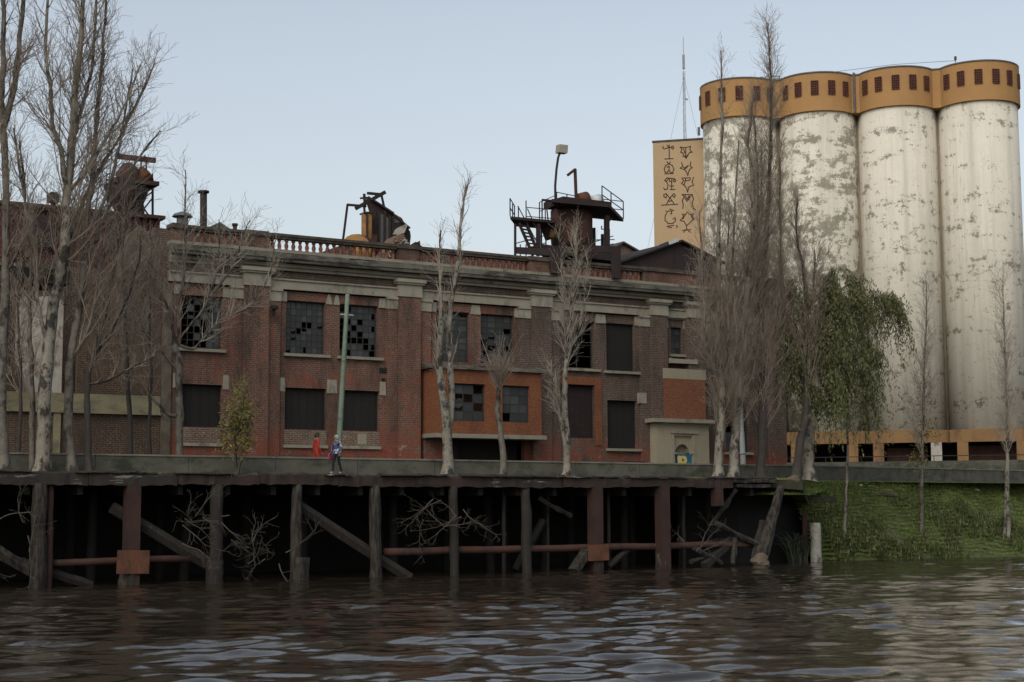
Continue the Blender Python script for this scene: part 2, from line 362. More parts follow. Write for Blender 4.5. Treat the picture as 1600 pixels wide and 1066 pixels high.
Z *= np.clip(.45+1.15*grp, .3, 1.6)
for lam, th, a_ in ((5.5, 1.9, .010), (4.3, 1.2, .009), (7.0, 1.55, .012), (3.6, 2.3, .006)):
    k = 2*np.pi/lam; Z += a_*np.sin(k*(X*np.cos(th)+Y*np.sin(th))+lam*3+.6*np.sin(.2*X))
fade = np.clip((X+34)/6, 0, 1)*np.clip((38-X)/6, 0, 1)*np.clip((Y-20)/3, 0, 1)*np.clip((104-Y)/6, 0, 1)
calm = .72+.28*np.clip((75-Y)/30, 0, 1)
Z *= fade*calm
# the far shore hides under the street plateau: stop the sheet beyond it
ny, nx = X.shape
ii = (np.arange(ny-1)[:, None]*nx + np.arange(nx-1)[None]).reshape(-1)
Q = np.stack([ii, ii+1, ii+nx+1, ii+nx], -1)
o = link('river', mesh_np('river', np.stack([X, Y, Z], -1).reshape(-1, 3), Q, MT['water'])); tag(o, kind='structure')

# ------------------------------------------------------------------ street plateau, bank, river wall
P1 = Vector((17.6, 91.0, 0)); P2 = Vector((34.1, 105.0, 0)); wd = (P2-P1).normalized(); wnrm = Vector((wd.y, -wd.x, 0))
bank_top = [P1 + wnrm*1.2 - wd*3.5, P1 + wnrm*1.3, (P1+P2)/2 + wnrm*1.5, P2 + wnrm*1.5, P2 + wd*25 + wnrm*1.5, P2 + wd*120 + wnrm*2]
bank_low = [Vector((16.9, 87.4, 0)), Vector((18.2, 88.0, 0)), Vector((24.4, 91.7, 0)), Vector((30.8, 95.2, 0)), Vector((50, 107, 0)), Vector((125, 152, 0))]
mb = MB()
back = -DECK.n*2500
front = [DECK.w(-900, ZG, -.5), DECK.w(23.0, ZG, -.5)] + [Vector((p.x, p.y, ZG)) for p in bank_top] + [Vector((3000, 2200, ZG))]
for a, b in zip(front, front[1:]): mb.quad(a, b, b+back, a+back)
o = mb.build('street', MT['ground']); tag(o, kind='structure')
# bank: lofted between the top line and the water
def loft(p, n):
    seg = [0]
    for a, b in zip(p, p[1:]): seg.append(seg[-1]+(b-a).length)
    return seg
def along(p, f):
    k = f*(len(p)-1); i = min(int(k), len(p)-2); return p[i].lerp(p[i+1], k-i)
NU, NV = 260, 26
V = np.zeros((NU, NV, 3))
for i in range(NU):
    f = (i/(NU-1))**1.3
    a, b = along(bank_top, f), along(bank_low, f)
    for j in range(NV):
        t = j/(NV-2) if j < NV-1 else 1.12
        p = a.lerp(b, t)
        z = ZG*(1 - t**1.35*(1+.0*t))
        if t > 1: z = -1.2
        n = .22*math.sin(p.x*1.1+p.y*.7)+.14*math.sin(p.x*3.1-p.y*2.3)+.12*math.sin(p.y*3.3+p.x*.3)+.08*math.sin(p.x*6.1+p.y*5.2)
        V[i, j] = (p.x, p.y, z + n*min(1, t*3)*(1 if t < 1 else 0)*(1-.6*t))
i, j = np.meshgrid(np.arange(NU-1), np.arange(NV-1), indexing='ij')
Q = np.stack([i*NV+j, i*NV+j+1, (i+1)*NV+j+1, (i+1)*NV+j], -1).reshape(-1, 4)
o = link('river_bank', mesh_np('river_bank', V.reshape(-1, 3), Q, MT['soil'])); tag(o, kind='structure')
BV = V
def bankpt(f, t):
    a, b = along(bank_top, f), along(bank_low, f); i = int(round((f**(1/1.3))*(NU-1))); j = int(round(t*(NV-2)))
    return Vector(BV[min(max(i, 0), NU-1), min(max(j, 0), NV-2)])
# grass blades
def blades(pts, hmin, hmax, wdt, spread, n):
    P = np.repeat(np.array(pts), n, axis=0); m = len(P)
    P = P + np.stack([rng.normal(0, spread, m), rng.normal(0, spread, m), np.full(m, -.03)], -1)
    h = rng.uniform(hmin, hmax, m); a = rng.uniform(0, 6.28, m); ln = rng.uniform(.1, .8, m)*h
    dx = np.stack([np.cos(a), np.sin(a), np.zeros(m)], -1); sx = np.stack([-np.sin(a), np.cos(a), np.zeros(m)], -1)*wdt
    V = np.stack([P-sx, P+sx, P+dx*ln[:, None]+np.stack([np.zeros(m)]*2+[h], -1)], 1)
    return V.reshape(-1, 3), np.arange(m*3).reshape(-1, 3)
pts = []
for _ in range(26000):
    f = random.random()**1.1*.8; t = random.random()**1.25*.97; pts.append(bankpt(f, t) + Vector((jit(.25), jit(.25), 0)))
for _ in range(2500):      # level verge between the wall and the bank, and behind the wharf's end
    f = random.random()*.8; a = along(bank_top, f); pts.append(Vector((a.x, a.y, ZG)) - wnrm*random.uniform(0, 1.2))
for _ in range(1800):
    u = random.uniform(16, 24.5); q = DECK.w(u, ZG, -random.uniform(.3, 2.3)); pts.append(q)
for _ in range(900):
    u = random.uniform(-18, 18); q = DECK.w(u, ZG, -random.uniform(.35, 1.2)); 
    if math.sin(u*.9)+math.sin(u*2.3) > .1: pts.append(q)
Vg, Tg = blades(pts, .03, .13, .022, .11, 8)
wp_ = []
while len(wp_) < 3600:
    f = random.random()**1.1*.8; t = random.random()**.7; q = bankpt(f, t*.99)
    if t > .35 and math.sin(q.x*1.7+2)*math.sin(q.y*1.3)+math.sin(q.x*.6+q.z*1.9) > .1-.9*(t-.5): wp_.append(q + Vector((jit(.2), jit(.2), .03)))
Vw, Tw = blades(wp_, .12, .42, .035, .16, 7)
o = link('weeds', mesh_np('weeds', Vw, np.zeros((0, 4), int), MT['weed'], Tw, smooth=False)); tag(o, kind='stuff')
o = link('grass', mesh_np('grass', Vg, np.zeros((0, 4), int), MT['grass'], Tg, smooth=False)); tag(o, kind='stuff')

# the low river wall: concrete lengths along the quay, then along the top of the bank
rw = empty('river_wall', DECK.w(0, ZG, -2.6), 0, 'long low concrete wall running along the quay in front of the brick factory', 'wall')
orig = DECK.w(0, ZG, -2.6)
wl_pts = []
u = -60.0
while u < 24.4: wl_pts.append((DECK.w(u, 0, -2.6), 5.24)); u += 4.0
wl_pts.append((DECK.w(24.6, 0, -2.6), 5.25)); wl_pts.append((P1, 5.40))
q = P1.copy(); L = (P2-P1).length
for k in range(1, 13): wl_pts.append((P1 + wd*4.2*k, 5.40))
for (a, za), (b, zb) in zip(wl_pts, wl_pts[1:]):
    if (b-a).length < .5: continue
    mb = MB(); d = (b-a).normalized(); nn = Vector((d.y, -d.x, 0)); a2 = a + d*.01; b2 = b - d*.01
    def blk(o0, o1, z0a, z1a, z0b, z1b):
        mb.add([(*(a2+nn*o1).xy, z0a), (*(b2+nn*o1).xy, z0b), (*(b2+nn*o0).xy, z0b), (*(a2+nn*o0).xy, z0a),
                (*(a2+nn*o1).xy, z1a), (*(b2+nn*o1).xy, z1b), (*(b2+nn*o0).xy, z1b), (*(a2+nn*o0).xy, z1a)],
               [(0,3,2,1),(4,5,6,7),(0,1,5,4),(1,2,6,5),(2,3,7,6),(3,0,4,7)])
    blk(-.12, .12, ZG-.3, za-.07, ZG-.3, zb-.07)
    mb.build('wall_panel', MT['concrete'], rw, move=orig)
    mb = MB(); blk(-.16, .16, za-.07, za, zb-.07, zb); mb.build('wall_coping', MT['coping_pale'], rw, move=orig)
# sidewalk strip behind the wall, carriageway beyond
mb = MB(); mb.quad(DECK.w(-300, ZG+.12, -2.78), DECK.w(25.5, ZG+.12, -2.78), DECK.w(25.5, ZG+.12, -4.6), DECK.w(-300, ZG+.12, -4.6))
mb.quad(DECK.w(-300, ZG, -4.6), DECK.w(25.5, ZG, -4.6), DECK.w(25.5, ZG+.12, -4.6), DECK.w(-300, ZG+.12, -4.6))
o = mb.build('sidewalk', MT['concrete']); tag(o, kind='structure')
mb = MB(); mb.quad(DECK.w(-300, ZG+.004, -4.62), DECK.w(120, ZG+.004, -4.62), DECK.w(120, ZG+.004, -10), DECK.w(-300, ZG+.004, -10))
o = mb.build('road', MT['asphalt']); tag(o, kind='structure')

# ------------------------------------------------------------------ wharf
wh = empty('wharf', DECK.w(0, 0, 0), DECK.rz, 'derelict timber wharf on dark piles standing in the brown river', 'wharf')
# local: x along, -y towards the river
def dz_noise(u): return .03*math.sin(u*.7)+.02*math.sin(u*1.9)
pile_u = [-25.6, -22.2, -18.6, -14.93, -11.26, -7.67, -4.09, -.37, 3.59, 7.5, 11.45, 15.53]
edges = [-40, -29] + [ (a+b)/2 for a, b in zip(pile_u, pile_u[1:])] + [17.6, 20.0]
def roughbox(mb, x0, x1, y0, y1, z0, z1, n=6, r=.03):
    """a weathered beam: worn edges, slightly uneven section along its length"""
    vs = []; 
    for i in range(n+1):
        x = x0+(x1-x0)*i/n; a, b, c, d = (jit(r) for _ in range(4))
        c1 = .04+abs(jit(.04))
        vs += [(x, y0+a, z0+b), (x, y1, z0+b), (x, y1, z1+d), (x, y0+c1+a, z1+d), (x, y0+a, z1-c1+d)]
    fs = [(i*5+k, i*5+(k+1)%5, (i+1)*5+(k+1)%5, (i+1)*5+k) for i in range(n) for k in range(5)]
    fs += [(4,3,2,1,0), tuple(n*5+k for k in range(5))]
    mb.add(vs, fs)
for i, (a, b) in enumerate(zip(edges, edges[1:])):
    mb = MB(); t = dz_noise(a)+jit(.03); roughbox(mb, a+.01, b-.01, -.02+jit(.05), .3, 3.92+t+jit(.03), 4.40+t+jit(.02), 16, .035)
    mid = (a+b)/2
    mb.build('fascia_beam', MT['fascia'] if mid < -8 or 4 < mid < 9.5 else MT['fascia_red'], wh)
# broken right end: shorter tapering timbers and loose planks
for (a, b, z0, z1, y) in ((20.02, 22.9, 4.22, 4.4, -.05), (20.3, 22.6, 3.98, 4.16, .02), (20.1, 23.1, 4.42, 4.52, .1), (18.2, 20.9, 4.41, 4.5, -.12), (13.2, 16.4, 4.41, 4.49, -.1), (9.3, 11.2, 4.40, 4.5, -.1)):
    mb = MB(); roughbox(mb, a, b, y, y+.25, z0, z1, 7, .035); mb.build('deck_plank', MT['wood_grey'], wh)
for _ in range(26):      # worn top planks that stick out over the edge
    a = random.uniform(-19, 16); mb = MB(); roughbox(mb, a, a+random.uniform(.8, 2.6), -.14+jit(.06), .2, 4.40+jit(.01), 4.455+random.random()*.05, 6, .025); mb.build('deck_plank', random.choice((MT['wood_grey'], MT['fascia'], MT['fascia_red'])), wh)
for a, b in (((19.2, .4, 2.2), (21.8, .1, 1.0)), ((16.8, .5, 1.4), (19.4, .2, .2)), ((20.4, .2, 3.9), (19.2, .9, 2.0)), ((17.4, .3, .3), (20.2, .6, .75)), ((21.2, .0, .2), (22.3, .4, 2.3)), ((19.8, -.1, .1), (20.6, .5, 1.6)), ((12.4, .4, .2), (14.2, .7, 1.2)), ((8.6, .6, 3.4), (10.6, 1.0, 2.6))):
    mb = MB(); a = Vector(a); b = Vector(b); mb.tube([a.lerp(b, i/5)+Vector((jit(.04), jit(.04), jit(.04))) for i in range(6)], [.13*(1+jit(.3)) for _ in range(6)], 6, rough=.15); mb.build('broken_timber', random.choice((MT['wood_wet'], MT['wood_grey'])), wh)
# joists under the deck, deck slab behind the fascia
for k in range(30):
    u = -38+k*2.05; mb = MB(); mb.box(u, u+.22, .32, 9, 3.55, 3.98); mb.build('joist', MT['mud_shade'], wh)
mb = MB(); mb.box(-60, 23.0, .31, 9.3, 4.0, 4.40); mb.build('deck_slab', MT['mud_shade'], wh)
def pile(u, y, r, mat, top=3.98, name='pile', sq=False, lean=(0, 0), low=-1.2):
    mb = MB(); mb.smooth = not sq; n = 4 if sq else 11
    k = 9; pts = [(u+lean[0]*(1-i/k)+jit(.015), y+lean[1]*(1-i/k)+jit(.015), low+(top-low)*i/k) for i in range(k+1)]
    if sq:
        for a, b in zip(pts[:1], pts[-1:]): mb.bar(a, b, r*2, r*2, (0,1,0))
    else: mb.tube(pts, [r*(1.08-.1*i/k+jit(.08)) for i in range(k+1)], n, rough=.1)
    return mb.build(name, mat, wh)
for i, u in enumerate(pile_u):
    if 10 < u: pile(u, .12, .27, MT['wood_red'], 3.99, sq=True)
    elif abs(u+11.26) < .1: pile(u, .12, .27, MT['wood_red'], 3.96, sq=True)
    else: pile(u, .18, (.27, .24, .25, .28, .3, .27, .22, .26, .2, .24, .27, .27)[i], MT['wood_grey'] if i in (3, 6, 7) else MT['wood_wet'], lean=(jit(.12), 0))
pile(-14.45, .3, .13, MT['wood_red'], 3.95)
pile(-11.35, .15, .34, MT['wood_grey'], .55)                        # worn stub below the plate
pile(11.5, .15, .32, MT['wood_grey'], .5)
pile(15.55, .2, .34, MT['wood_grey'], .75)
pile(-3.95, .05, .36, MT['wood_grey'], .95)                        # split foot
pile(-7.75, .1, .34, MT['wood_wet'], .9)
for u in np.arange(-30, 24, 4.6): pile(u+jit(.9), 3.4+jit(.5), .2, MT['mud_shade'], lean=(jit(.3), 0))
for u in np.arange(-30, 24, 3.7): pile(u+jit(.4), 6.2+jit(.3), .22, MT['mud_shade'])
for u, r in ((7.1, .1), (13.2, .08), (17.9, .09), (9.6, .07)): pile(u, 1.4, r, MT['wood_wet'], 3.9)
mb = MB(); mb.bar((19.0, .1, 3.95), (19.05, .1, 3.05), .5, .4, (0,1,0)); mb.build('hanging_stub', MT['wood_red'], wh)
def beam(name, a, b, wdt, mat, h=None):
    mb = MB(); a = Vector(a); b = Vector(b); mb.tube([a.lerp(b, i/6)+Vector((jit(.02), jit(.02), jit(.02))) for i in range(7)], [wdt*(1+jit(.06)) for _ in range(7)], 6, rough=.06); return mb.build(name, mat, wh)
beam('brace', (-11.9, .62, 3.05), (-7.6, .5, .55), .26, MT['wood_wet'])
beam('brace', (-3.8, .62, 3.1), (1.5, .5, -.1), .26, MT['wood_wet'])
beam('brace', (-18.4, .62, 2.6), (-14.5, .5, .3), .26, MT['wood_grey'])
beam('brace', (-15.4, .8, 1.0), (-12.6, .8, .0), .2, MT['wood_wet'])
beam('brace', (9.2, 1.2, 2.4), (7.6, 1.2, .1), .2, MT['mud_shade'])
mb = MB(); mb.smooth = True; mb.tube([(.2+22.2*i/12, .45+jit(.02), 1.1+jit(.03)) for i in range(13)], .17, 10); mb.build('pipe', MT['rust'], wh)
mb = MB(); mb.smooth = True; mb.tube([(-14.6, .5, .92), (-12.5, .5, .95), (-10, .5, 1.0), (-7.7, .5, .98)], .14, 10); mb.build('pipe', MT['rust'], wh)
def plate(u0, u1, z0, z1, tl):
    mb = MB(); c = ((u0+u1)/2, (z0+z1)/2); pts = []
    for u, z in ((u0, z0), (u1, z0), (u1, z1), (u0, z1)):
        du, dz = u-c[0], z-c[1]; pts.append((c[0]+du*math.cos(tl)-dz*math.sin(tl), c[1]+du*math.sin(tl)+dz*math.cos(tl)))
    vs = [(u, -.26, z) for u, z in pts]+[(u, -.2, z) for u, z in pts]
    mb.add(vs, [(0,1,2,3), (7,6,5,4), (0,4,5,1), (1,5,6,2), (2,6,7,3), (3,7,4,0)]); mb.build('steel_plate', MT['rust_orange'], wh)
plate(-11.95, -10.65, .47, 1.38, -.02); plate(10.75, 11.95, .5, 1.25, .02)
mb = MB(); mb.bar((10.9, .1, .95), (10.0, -.1, .05), .5, .3); mb.build('broken_plank', MT['wood_grey'], wh)
mb = MB(); mb.bar((20.2, .6, 1.2), (18.2, .2, .1), .4, .3); mb.build('broken_plank', MT['wood_wet'], wh)
mb = MB(); mb.box(-60, 30, 9.2, 9.6, -2, 4.2); mb.box(23.05, 23.3, 5.5, 9.2, -2, 4.0); mb.build('back_wall', MT['mud_shade'], wh)

# leaning split pile at the wharf's end, things about it
def thing1(name, mb, mats, label, cat, group=None, org=None):
    org = Vector(org) if org is not None else Vector((0, 0, 0))
    o = mb.build(name, mats, None, move=org, loc=org); return tag(o, label, cat, group)
a, b = DECK.w(23.2, 4.05, .1), DECK.w(21.6, .2, .1)
mb = MB(); mb.tube([b.lerp(a, i/7)+Vector((jit(.04), jit(.04), 0)) for i in range(8)], [.36, .38, .34, .3, .27, .26, .25, .2], 9, rough=.12)
thing1('leaning_pile', mb, MT['wood_grey'], 'split grey timber pile leaning at the broken right end of the wharf', 'pile', org=b)
def rock(name, p, r, mat, label, sq=(1, 1, .7), group=None):
    bm = bmesh.new(); bmesh.ops.create_icosphere(bm, subdivisions=3, radius=1)
    ph = [random.random()*6 for _ in range(6)]
    for v in bm.verts:
        c = v.co; k = 1+.16*math.sin(3*c.x+ph[0])+.14*math.sin(4*c.y+ph[1])+.12*math.sin(5*c.z+2*c.x+ph[2])+.05*math.sin(11*c.x+9*c.y+ph[3])
        v.co = Vector((c.x*sq[0], c.y*sq[1], c.z*sq[2]))*k*r
    me = bpy.data.meshes.new(name); bm.to_mesh(me); bm.free(); me.materials.append(mat)
    return tag(link(name, me, None, p), label, 'rock', group)
q = DECK.w(21.3, .25, .4); rock('boulder', q, .5, MT['tan_rock'], 'tan boulder at the waterline under the leaning grey pile', (1.1, .9, .75))
q = onz(1232, 768, 4.3); q = DECK.w(24.3, 4.35, -.2); rock('boulder', q, .3, MT['tan_rock'], 'pale boulder on the grass beside the top of the leaning pile', (1.2, .8, .8))
q = onz(1376, 870, .1); rock('boulder', q, .36, MT['tan_rock'], 'small brown boulder at the foot of the grass bank beside the water', (1.2, .8, .8))
p = at(1275, 876, 86.2); p.z = 0
mb = MB(); mb.smooth = True; mb.tube([(p.x+jit(.02), p.y, -1+i*.52+.0) for i in range(7)], [.36, .34, .33, .32, .31, .3, .29], 11, rough=.05)
thing1('mooring_post', mb, worn('post_white', (.34,.33,.29), (.2,.19,.165), 2, (.06,.055,.045), (1,1,.7), .54, .64, bump=.5), 'stout whitish mooring post standing in the water by the grass bank', 'post', org=(p.x, p.y, 0))
p2 = p + Vector((-.55, .3, 0)); mb = MB(); mb.bar((p2.x, p2.y, -.5), (p2.x+.05, p2.y, 2.75), .26, .2, (0,1,0)); thing1('reddish_stake', mb, MT['wood_red'], 'thin reddish stake behind the whitish mooring post', 'post', org=(p2.x, p2.y, 0))
# turf lip bridging the gap between wharf end and bank
mb = MB(); lip = []
tA = [DECK.w(22.9, 0, -.6), DECK.w(24.6, 0, .2), Vector((16.4, 87.6, 0)), Vector((18.2, 88.6, 0)), P1+wnrm*.2, DECK.w(24.4, 0, -2.4), DECK.w(22.9, 0, -2.4)]
zt = [4.45, 4.3, 3.6, 3.5, 4.5, 4.5, 4.5]
n = len(tA); mb.add([(*p_.xy, z) for p_, z in zip(tA, zt)]+[(*p_.xy, z-.45) for p_, z in zip(tA, zt)], [tuple(range(n)), tuple(range(2*n-1, n-1, -1))]+[(i, n+i, n+(i+1)%n, (i+1)%n) for i in range(n)])
o = mb.build('turf_ledge', MT['earth_dark']); tag(o, kind='structure')
pts = []
for _ in range(2200):
    r1 = random.random(); q = DECK.w(random.uniform(22.9, 24.6), 0, -random.uniform(-.1, 2)).lerp(Vector((17.2, 88.2, 0)) if random.random() < .6 else P1, random.random()**1.2)
    pts.append(Vector((q.x, q.y, 4.3 - .7*max(0, min(1, (q-P1).dot(wnrm)/3.2))+.05)))
Vg, Tg = blades(pts, .05, .2, .02, .12, 5)
o = link('grass', mesh_np('ledge_grass', Vg, np.zeros((0, 4), int), MT['grass'], Tg, smooth=False)); tag(o, kind='stuff')
mb = MB(); ef = [DECK.w(20.5, 0, -5), DECK.w(23.2, 0, -3.2), Vector((16.2, 88.6, 0)), Vector((17.4, 88.9, 0)), Vector((19, 90, 0))]
for a, b in zip(ef, ef[1:]): mb.quad((*a.xy, -1.5), (*b.xy, -1.5), (*b.xy, 4.38), (*a.xy, 4.38))
o = mb.build('earth_face', MT['mud_shade']); tag(o, kind='structure')
# reeds
p = at(1246, 878, 85.9); p.z = 0; lines = []
for _ in range(110):
    a = random.uniform(0, 6.28); L = random.uniform(.9, 2.1); o_ = Vector((p.x+jit(.5), p.y+jit(.4), -.1)); out = random.uniform(.1, .7)*L
    lines.append(([o_, o_+Vector((math.cos(a)*out*.3, math.sin(a)*out*.3, L*.5)), o_+Vector((math.cos(a)*out*.7, math.sin(a)*out*.7, L*.82)), o_+Vector((math.cos(a)*out*1.2, math.sin(a)*out*1.2, L*random.uniform(.6, .95)))], [.035, .035, .025, .006]))
Vt, Qt = tubes_np([([tuple(x-p) for x in l], r) for l, r in lines], 3)
o = link('reed_clump', mesh_np('reed_clump', Vt, Qt, MT['reed']), None, p); tag(o, 'dark clump of sword leaved reeds at the waterline beside the mooring post', 'plant')

# ------------------------------------------------------------------ factory
fac = empty('brick_factory', FAC.w(0, ZG), FAC.rz, 'long two storey derelict brick factory with balustrade and stone cornice', 'building')
DZ = -ZG
def fp(name, mb, mat, parent=None): return mb.build(name, mat, parent or fac, dz=DZ)
W = dict(w0=(-4.6,-2.5,10.86,13.45), w0g=(-4.5,-2.46,7.0,9.08), w1=(.88,3.05,10.83,13.54), w2=(3.86,6.04,10.83,13.54), w1g=(.87,3.12,7.0,9.1), w2g=(3.9,6.13,7.0,9.08),
         w3=(9.5,11.55,10.83,13.54), w4=(12.25,14.35,10.83,13.54), w7=(17.6,19.7,10.83,13.52), w8=(20.51,22.43,10.78,13.52), w9=(17.3,19.63,6.9,9.9), w10=(20.53,22.58,6.34,9.1),
         wn=(25.09,25.9,11.87,13.53), w11=(29.03,30.81,6.28,9.18), w12=(28.0,29.8,10.83,13.52), w13=(30.3,31.9,10.83,13.52))
door = (9.9, 15.0, 4.5, 6.75)
holes = {k: v for k, v in W.items()}
# brick wall bays
def wall_part(u0, u1, z0, z1, y, hl, mat, depth=.35):
    mb = MB(); mb.wall(u0, u1, z0, z1, y, hl, depth); return fp('wall', mb, mat)
wall_part(-5.3, 6.52, ZG, 14.0, 0, [W['w0'], W['w0g'], W['w1'], W['w2'], W['w1g'], W['w2g']], MT['brick_red'])
wall_part(6.52, 15.0, ZG, 14.0, 0, [W['w3'], W['w4'], (9.9, 15.0, 4.5, 6.75)], MT['brick_red'])
wall_part(15.0, 33.45, ZG, 14.0, 0, [W[k] for k in ('w7', 'w8', 'w9', 'w10', 'wn', 'w11', 'w12', 'w13')], MT['brick_brown'])
# shell behind: back wall with roofless gaps, ends, floor, roof
mb = MB(); mb.wall(-5.3, 33.45, ZG, 15.4, 13.0, [(-2.5, -.5, 13.0, 15.0), (1.9, 2.9, 13.1, 14.6), (3.6, 4.4, 12.6, 14.0), (5.2, 6.2, 13.4, 14.6), (13.6, 14.6, 12.0, 13.6)], .2)
mb.quad((-5.3, 0.01, ZG), (-5.3, 13, ZG), (-5.3, 13, 15.9), (-5.3, .01, 15.9)); mb.quad((33.45, 13, ZG), (33.45, 0.0, ZG), (33.45, 0.0, 15.9), (33.45, 13, 15.9))
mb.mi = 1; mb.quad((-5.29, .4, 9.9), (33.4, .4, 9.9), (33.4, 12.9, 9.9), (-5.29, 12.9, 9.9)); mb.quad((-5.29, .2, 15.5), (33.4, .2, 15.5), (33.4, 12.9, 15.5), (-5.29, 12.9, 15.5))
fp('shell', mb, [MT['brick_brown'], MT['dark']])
# pilasters: main (stone block capital + abacus) and flanking strips
def pilaster(u0, u1, mat, y=-.42, zcap=14.1, base=ZG, stone='stone_clean'):
    mb = MB(); mb.box(u0, u1, y, -.004, base, zcap); fp('pilaster', mb, mat)
    mb = MB(); mb.box(u0-.06, u1+.06, y-.06, -.002, zcap, 14.74); mb.box(u0-.16, u1+.16, y-.16, -.0, 14.74, 14.84); mb.box(u0-.22, u1+.22, y-.24, .0, 14.84, 15.02)
    fp('capital', mb, MT[stone])
def strip(u0, u1, mat, y=-.2, base=ZG):
    mb = MB(); mb.box(u0, u1, y, -.004, base, 13.42); fp('pilaster', mb, mat)
    mb = MB(); mb.box(u0-.03, u1+.03, y-.05, -.003, 13.42, 13.93); mb.box(u0-.08, u1+.08, y-.12, -.002, 13.93, 14.06); fp('capital', mb, MT['stone_clean'])
pilaster(-1.5, -.2, MT['brick_red']); strip(-2.12, -1.52, MT['brick_red']); strip(-.18, .5, MT['brick_red'])
pilaster(7.1, 8.36, MT['brick_red']); strip(6.54, 7.08, MT['brick_red']); strip(8.38, 9.08, MT['brick_red'], base=10.6)
pilaster(15.32, 16.54, MT['brick_brown']); strip(14.6, 15.3, MT['brick_brown'], base=10.6); strip(16.56, 17.25, MT['brick_brown'])
pilaster(23.42, 24.54, MT['brick_brown']); strip(22.75, 23.4, MT['brick_brown']); pilaster(26.06, 27.16, MT['brick_brown']); strip(27.18, 27.8, MT['brick_brown'])
pilaster(32.1, 33.4, MT['brick_brown']); strip(31.95, 32.08, MT['brick_brown'])
# imposts: stone wedges between twin windows and beside them
def stoneb(name, u0, u1, z0, z1, y=-.06, taper=0, mat='stone_clean'):
    mb = MB(); mb.add([(u0,y,z0),(u1,y,z0),(u1,0,z0),(u0,0,z0),(u0+taper,y,z1),(u1-taper,y,z1),(u1-taper,0,z1),(u0+taper,0,z1)], [(0,3,2,1),(4,5,6,7),(0,1,5,4),(1,2,6,5),(2,3,7,6),(3,0,4,7)]); return fp(name, mb, MT[mat])
for u0, u1, tp in ((-2.5+.0, -2.14, 0), (.52, .9, 0), (3.06, 3.4, .1), (3.5, 3.84, .1), (6.06, 6.5, .05), (9.1, 9.48, 0), (11.6, 12.22, .06), (14.37, 14.58, 0), (17.27, 17.58, 0), (19.74, 20.46, .06), (22.46, 22.73, 0), (24.56, 24.86, 0), (25.98, 26.05, 0), (29.82, 30.28, .05), (-5.0, -4.62, 0)):
    stoneb('impost', u0, u1, 13.46, 13.97, -.07, tp)
for u0, u1 in ((-5.0, -4.52), (-2.44, -2.1), (.45, .86), (3.15, 3.72), (6.15, 6.52)): stoneb('impost', u0, u1, 8.88, 9.58, -.05, .03)
stoneb('impost', 22.62, 23.1, 8.96, 9.57, -.24)
mb = MB(); mb.box(24.56, 26.04, -.1, 0, 13.98, 14.06); fp('architrave', mb, MT['stone_clean'])
# architrave / frieze / mouldings / cornice in lengths between pilasters
cuts = [-5.3, -1.52, 7.08, 15.3, 23.4, 27.18, 33.45]
for a, b in zip(cuts, cuts[1:]):
    for c, d in ((a+.004, (a+b)/2-.004), ((a+b)/2+.004, b-.004)):
        mb = MB(); mb.box(c, d, -.22, .0, 14.06, 14.5); mb.box(c, d, -.3, .0, 14.5, 14.58); fp('architrave', mb, MT['stone_clean'])
        mb = MB(); mb.box(c, d, -.3, .0, 15.0, 15.16); mb.box(c, d, -.42, .0, 15.16, 15.34); fp('moulding', mb, MT['stone'])
    mb = MB(); mb.box(a, b, -.1, .0, 14.58, 15.0); fp('frieze', mb, MT['brick_brown'])
u = -5.3
while u < 33.4:                                   # cornice stones
    n = min(1.55, 33.6-u); mb = MB(); y = -.88+jit(.035)+(.12 if random.random() < .12 else 0); z = jit(.025)
    mb.add([(u+.006,y+.08,15.36),(u+n-.006,y+.08,15.36),(u+n-.006,.05,15.36),(u+.006,.05,15.36),(u+.006,y+.05,15.5+z),(u+n-.006,y+.05,15.5+z),(u+.006,y,15.52+z),(u+n-.006,y,15.52+z),(u+.006,y+.01,15.78+z),(u+n-.006,y+.01,15.78+z),(u+n-.006,.05,15.9+z),(u+.006,.05,15.9+z)],
           [(0,3,2,1),(0,1,5,4),(4,5,7,6),(6,7,9,8),(8,9,10,11),(3,11,10,2),(0,4,6,8,11,3),(1,2,10,9,7,5)])
    fp('cornice_stone', mb, MT['stone_dark']); u += n
mb = MB(); mb.box(-5.3, 33.45, -.3, .25, 15.9, 16.06); fp('plinth', mb, MT['stone'])
# balustrade
piers = [(-5.25, -4.6), (-1.45, -.1), (7.1, 8.36), (15.2, 16.54), (23.0, 27.2), (32.1, 33.4)]
for a, b in piers:
    mb = MB(); mb.box(a, b, -.26, .22, 16.06, 16.68); fp('parapet_pier', mb, MT['brick_red'])
    mb = MB(); mb.box(a-.1, b+.1, -.36, .3, 16.68, 16.86); mb.box(a+.05, b-.05, -.22, .2, 16.86, 16.94); fp('coping', mb, MT['coping'])
mb = MB(); mb.lathe([(.12, 16.06), (.12, 16.12), (.07, 16.15), (.11, 16.27), (.105, 16.33), (.06, 16.46), (.1, 16.52), (.11, 16.62)], 8); mb.v = [(x, y, z-16.06) for x, y, z in mb.v]; mb.sm = [True]*len(mb.f)
bal0 = fp('baluster', mb, MT['brick_red']); bal0.data.transform(Matrix.Translation((0, 0, ZG))); first = True
for (_, a), (b, _) in zip(piers, piers[1:]):
    mb = MB(); mb.box(a+.1, b-.1, -.24, .2, 16.62, 16.74); mb.box(a+.1, b-.1, -.3, .26, 16.74, 16.88); fp('rail', mb, MT['coping'])
    n = int((b-a)/.37)
    for k in range(n):
        if random.random() < .06: continue
        o = bal0 if first else link('baluster', bal0.data, fac); first = False
        o.location = (a+(b-a)*(k+.5)/n, -.02, 16.06-ZG); o.rotation_euler = (jit(.02), jit(.03), random.random())
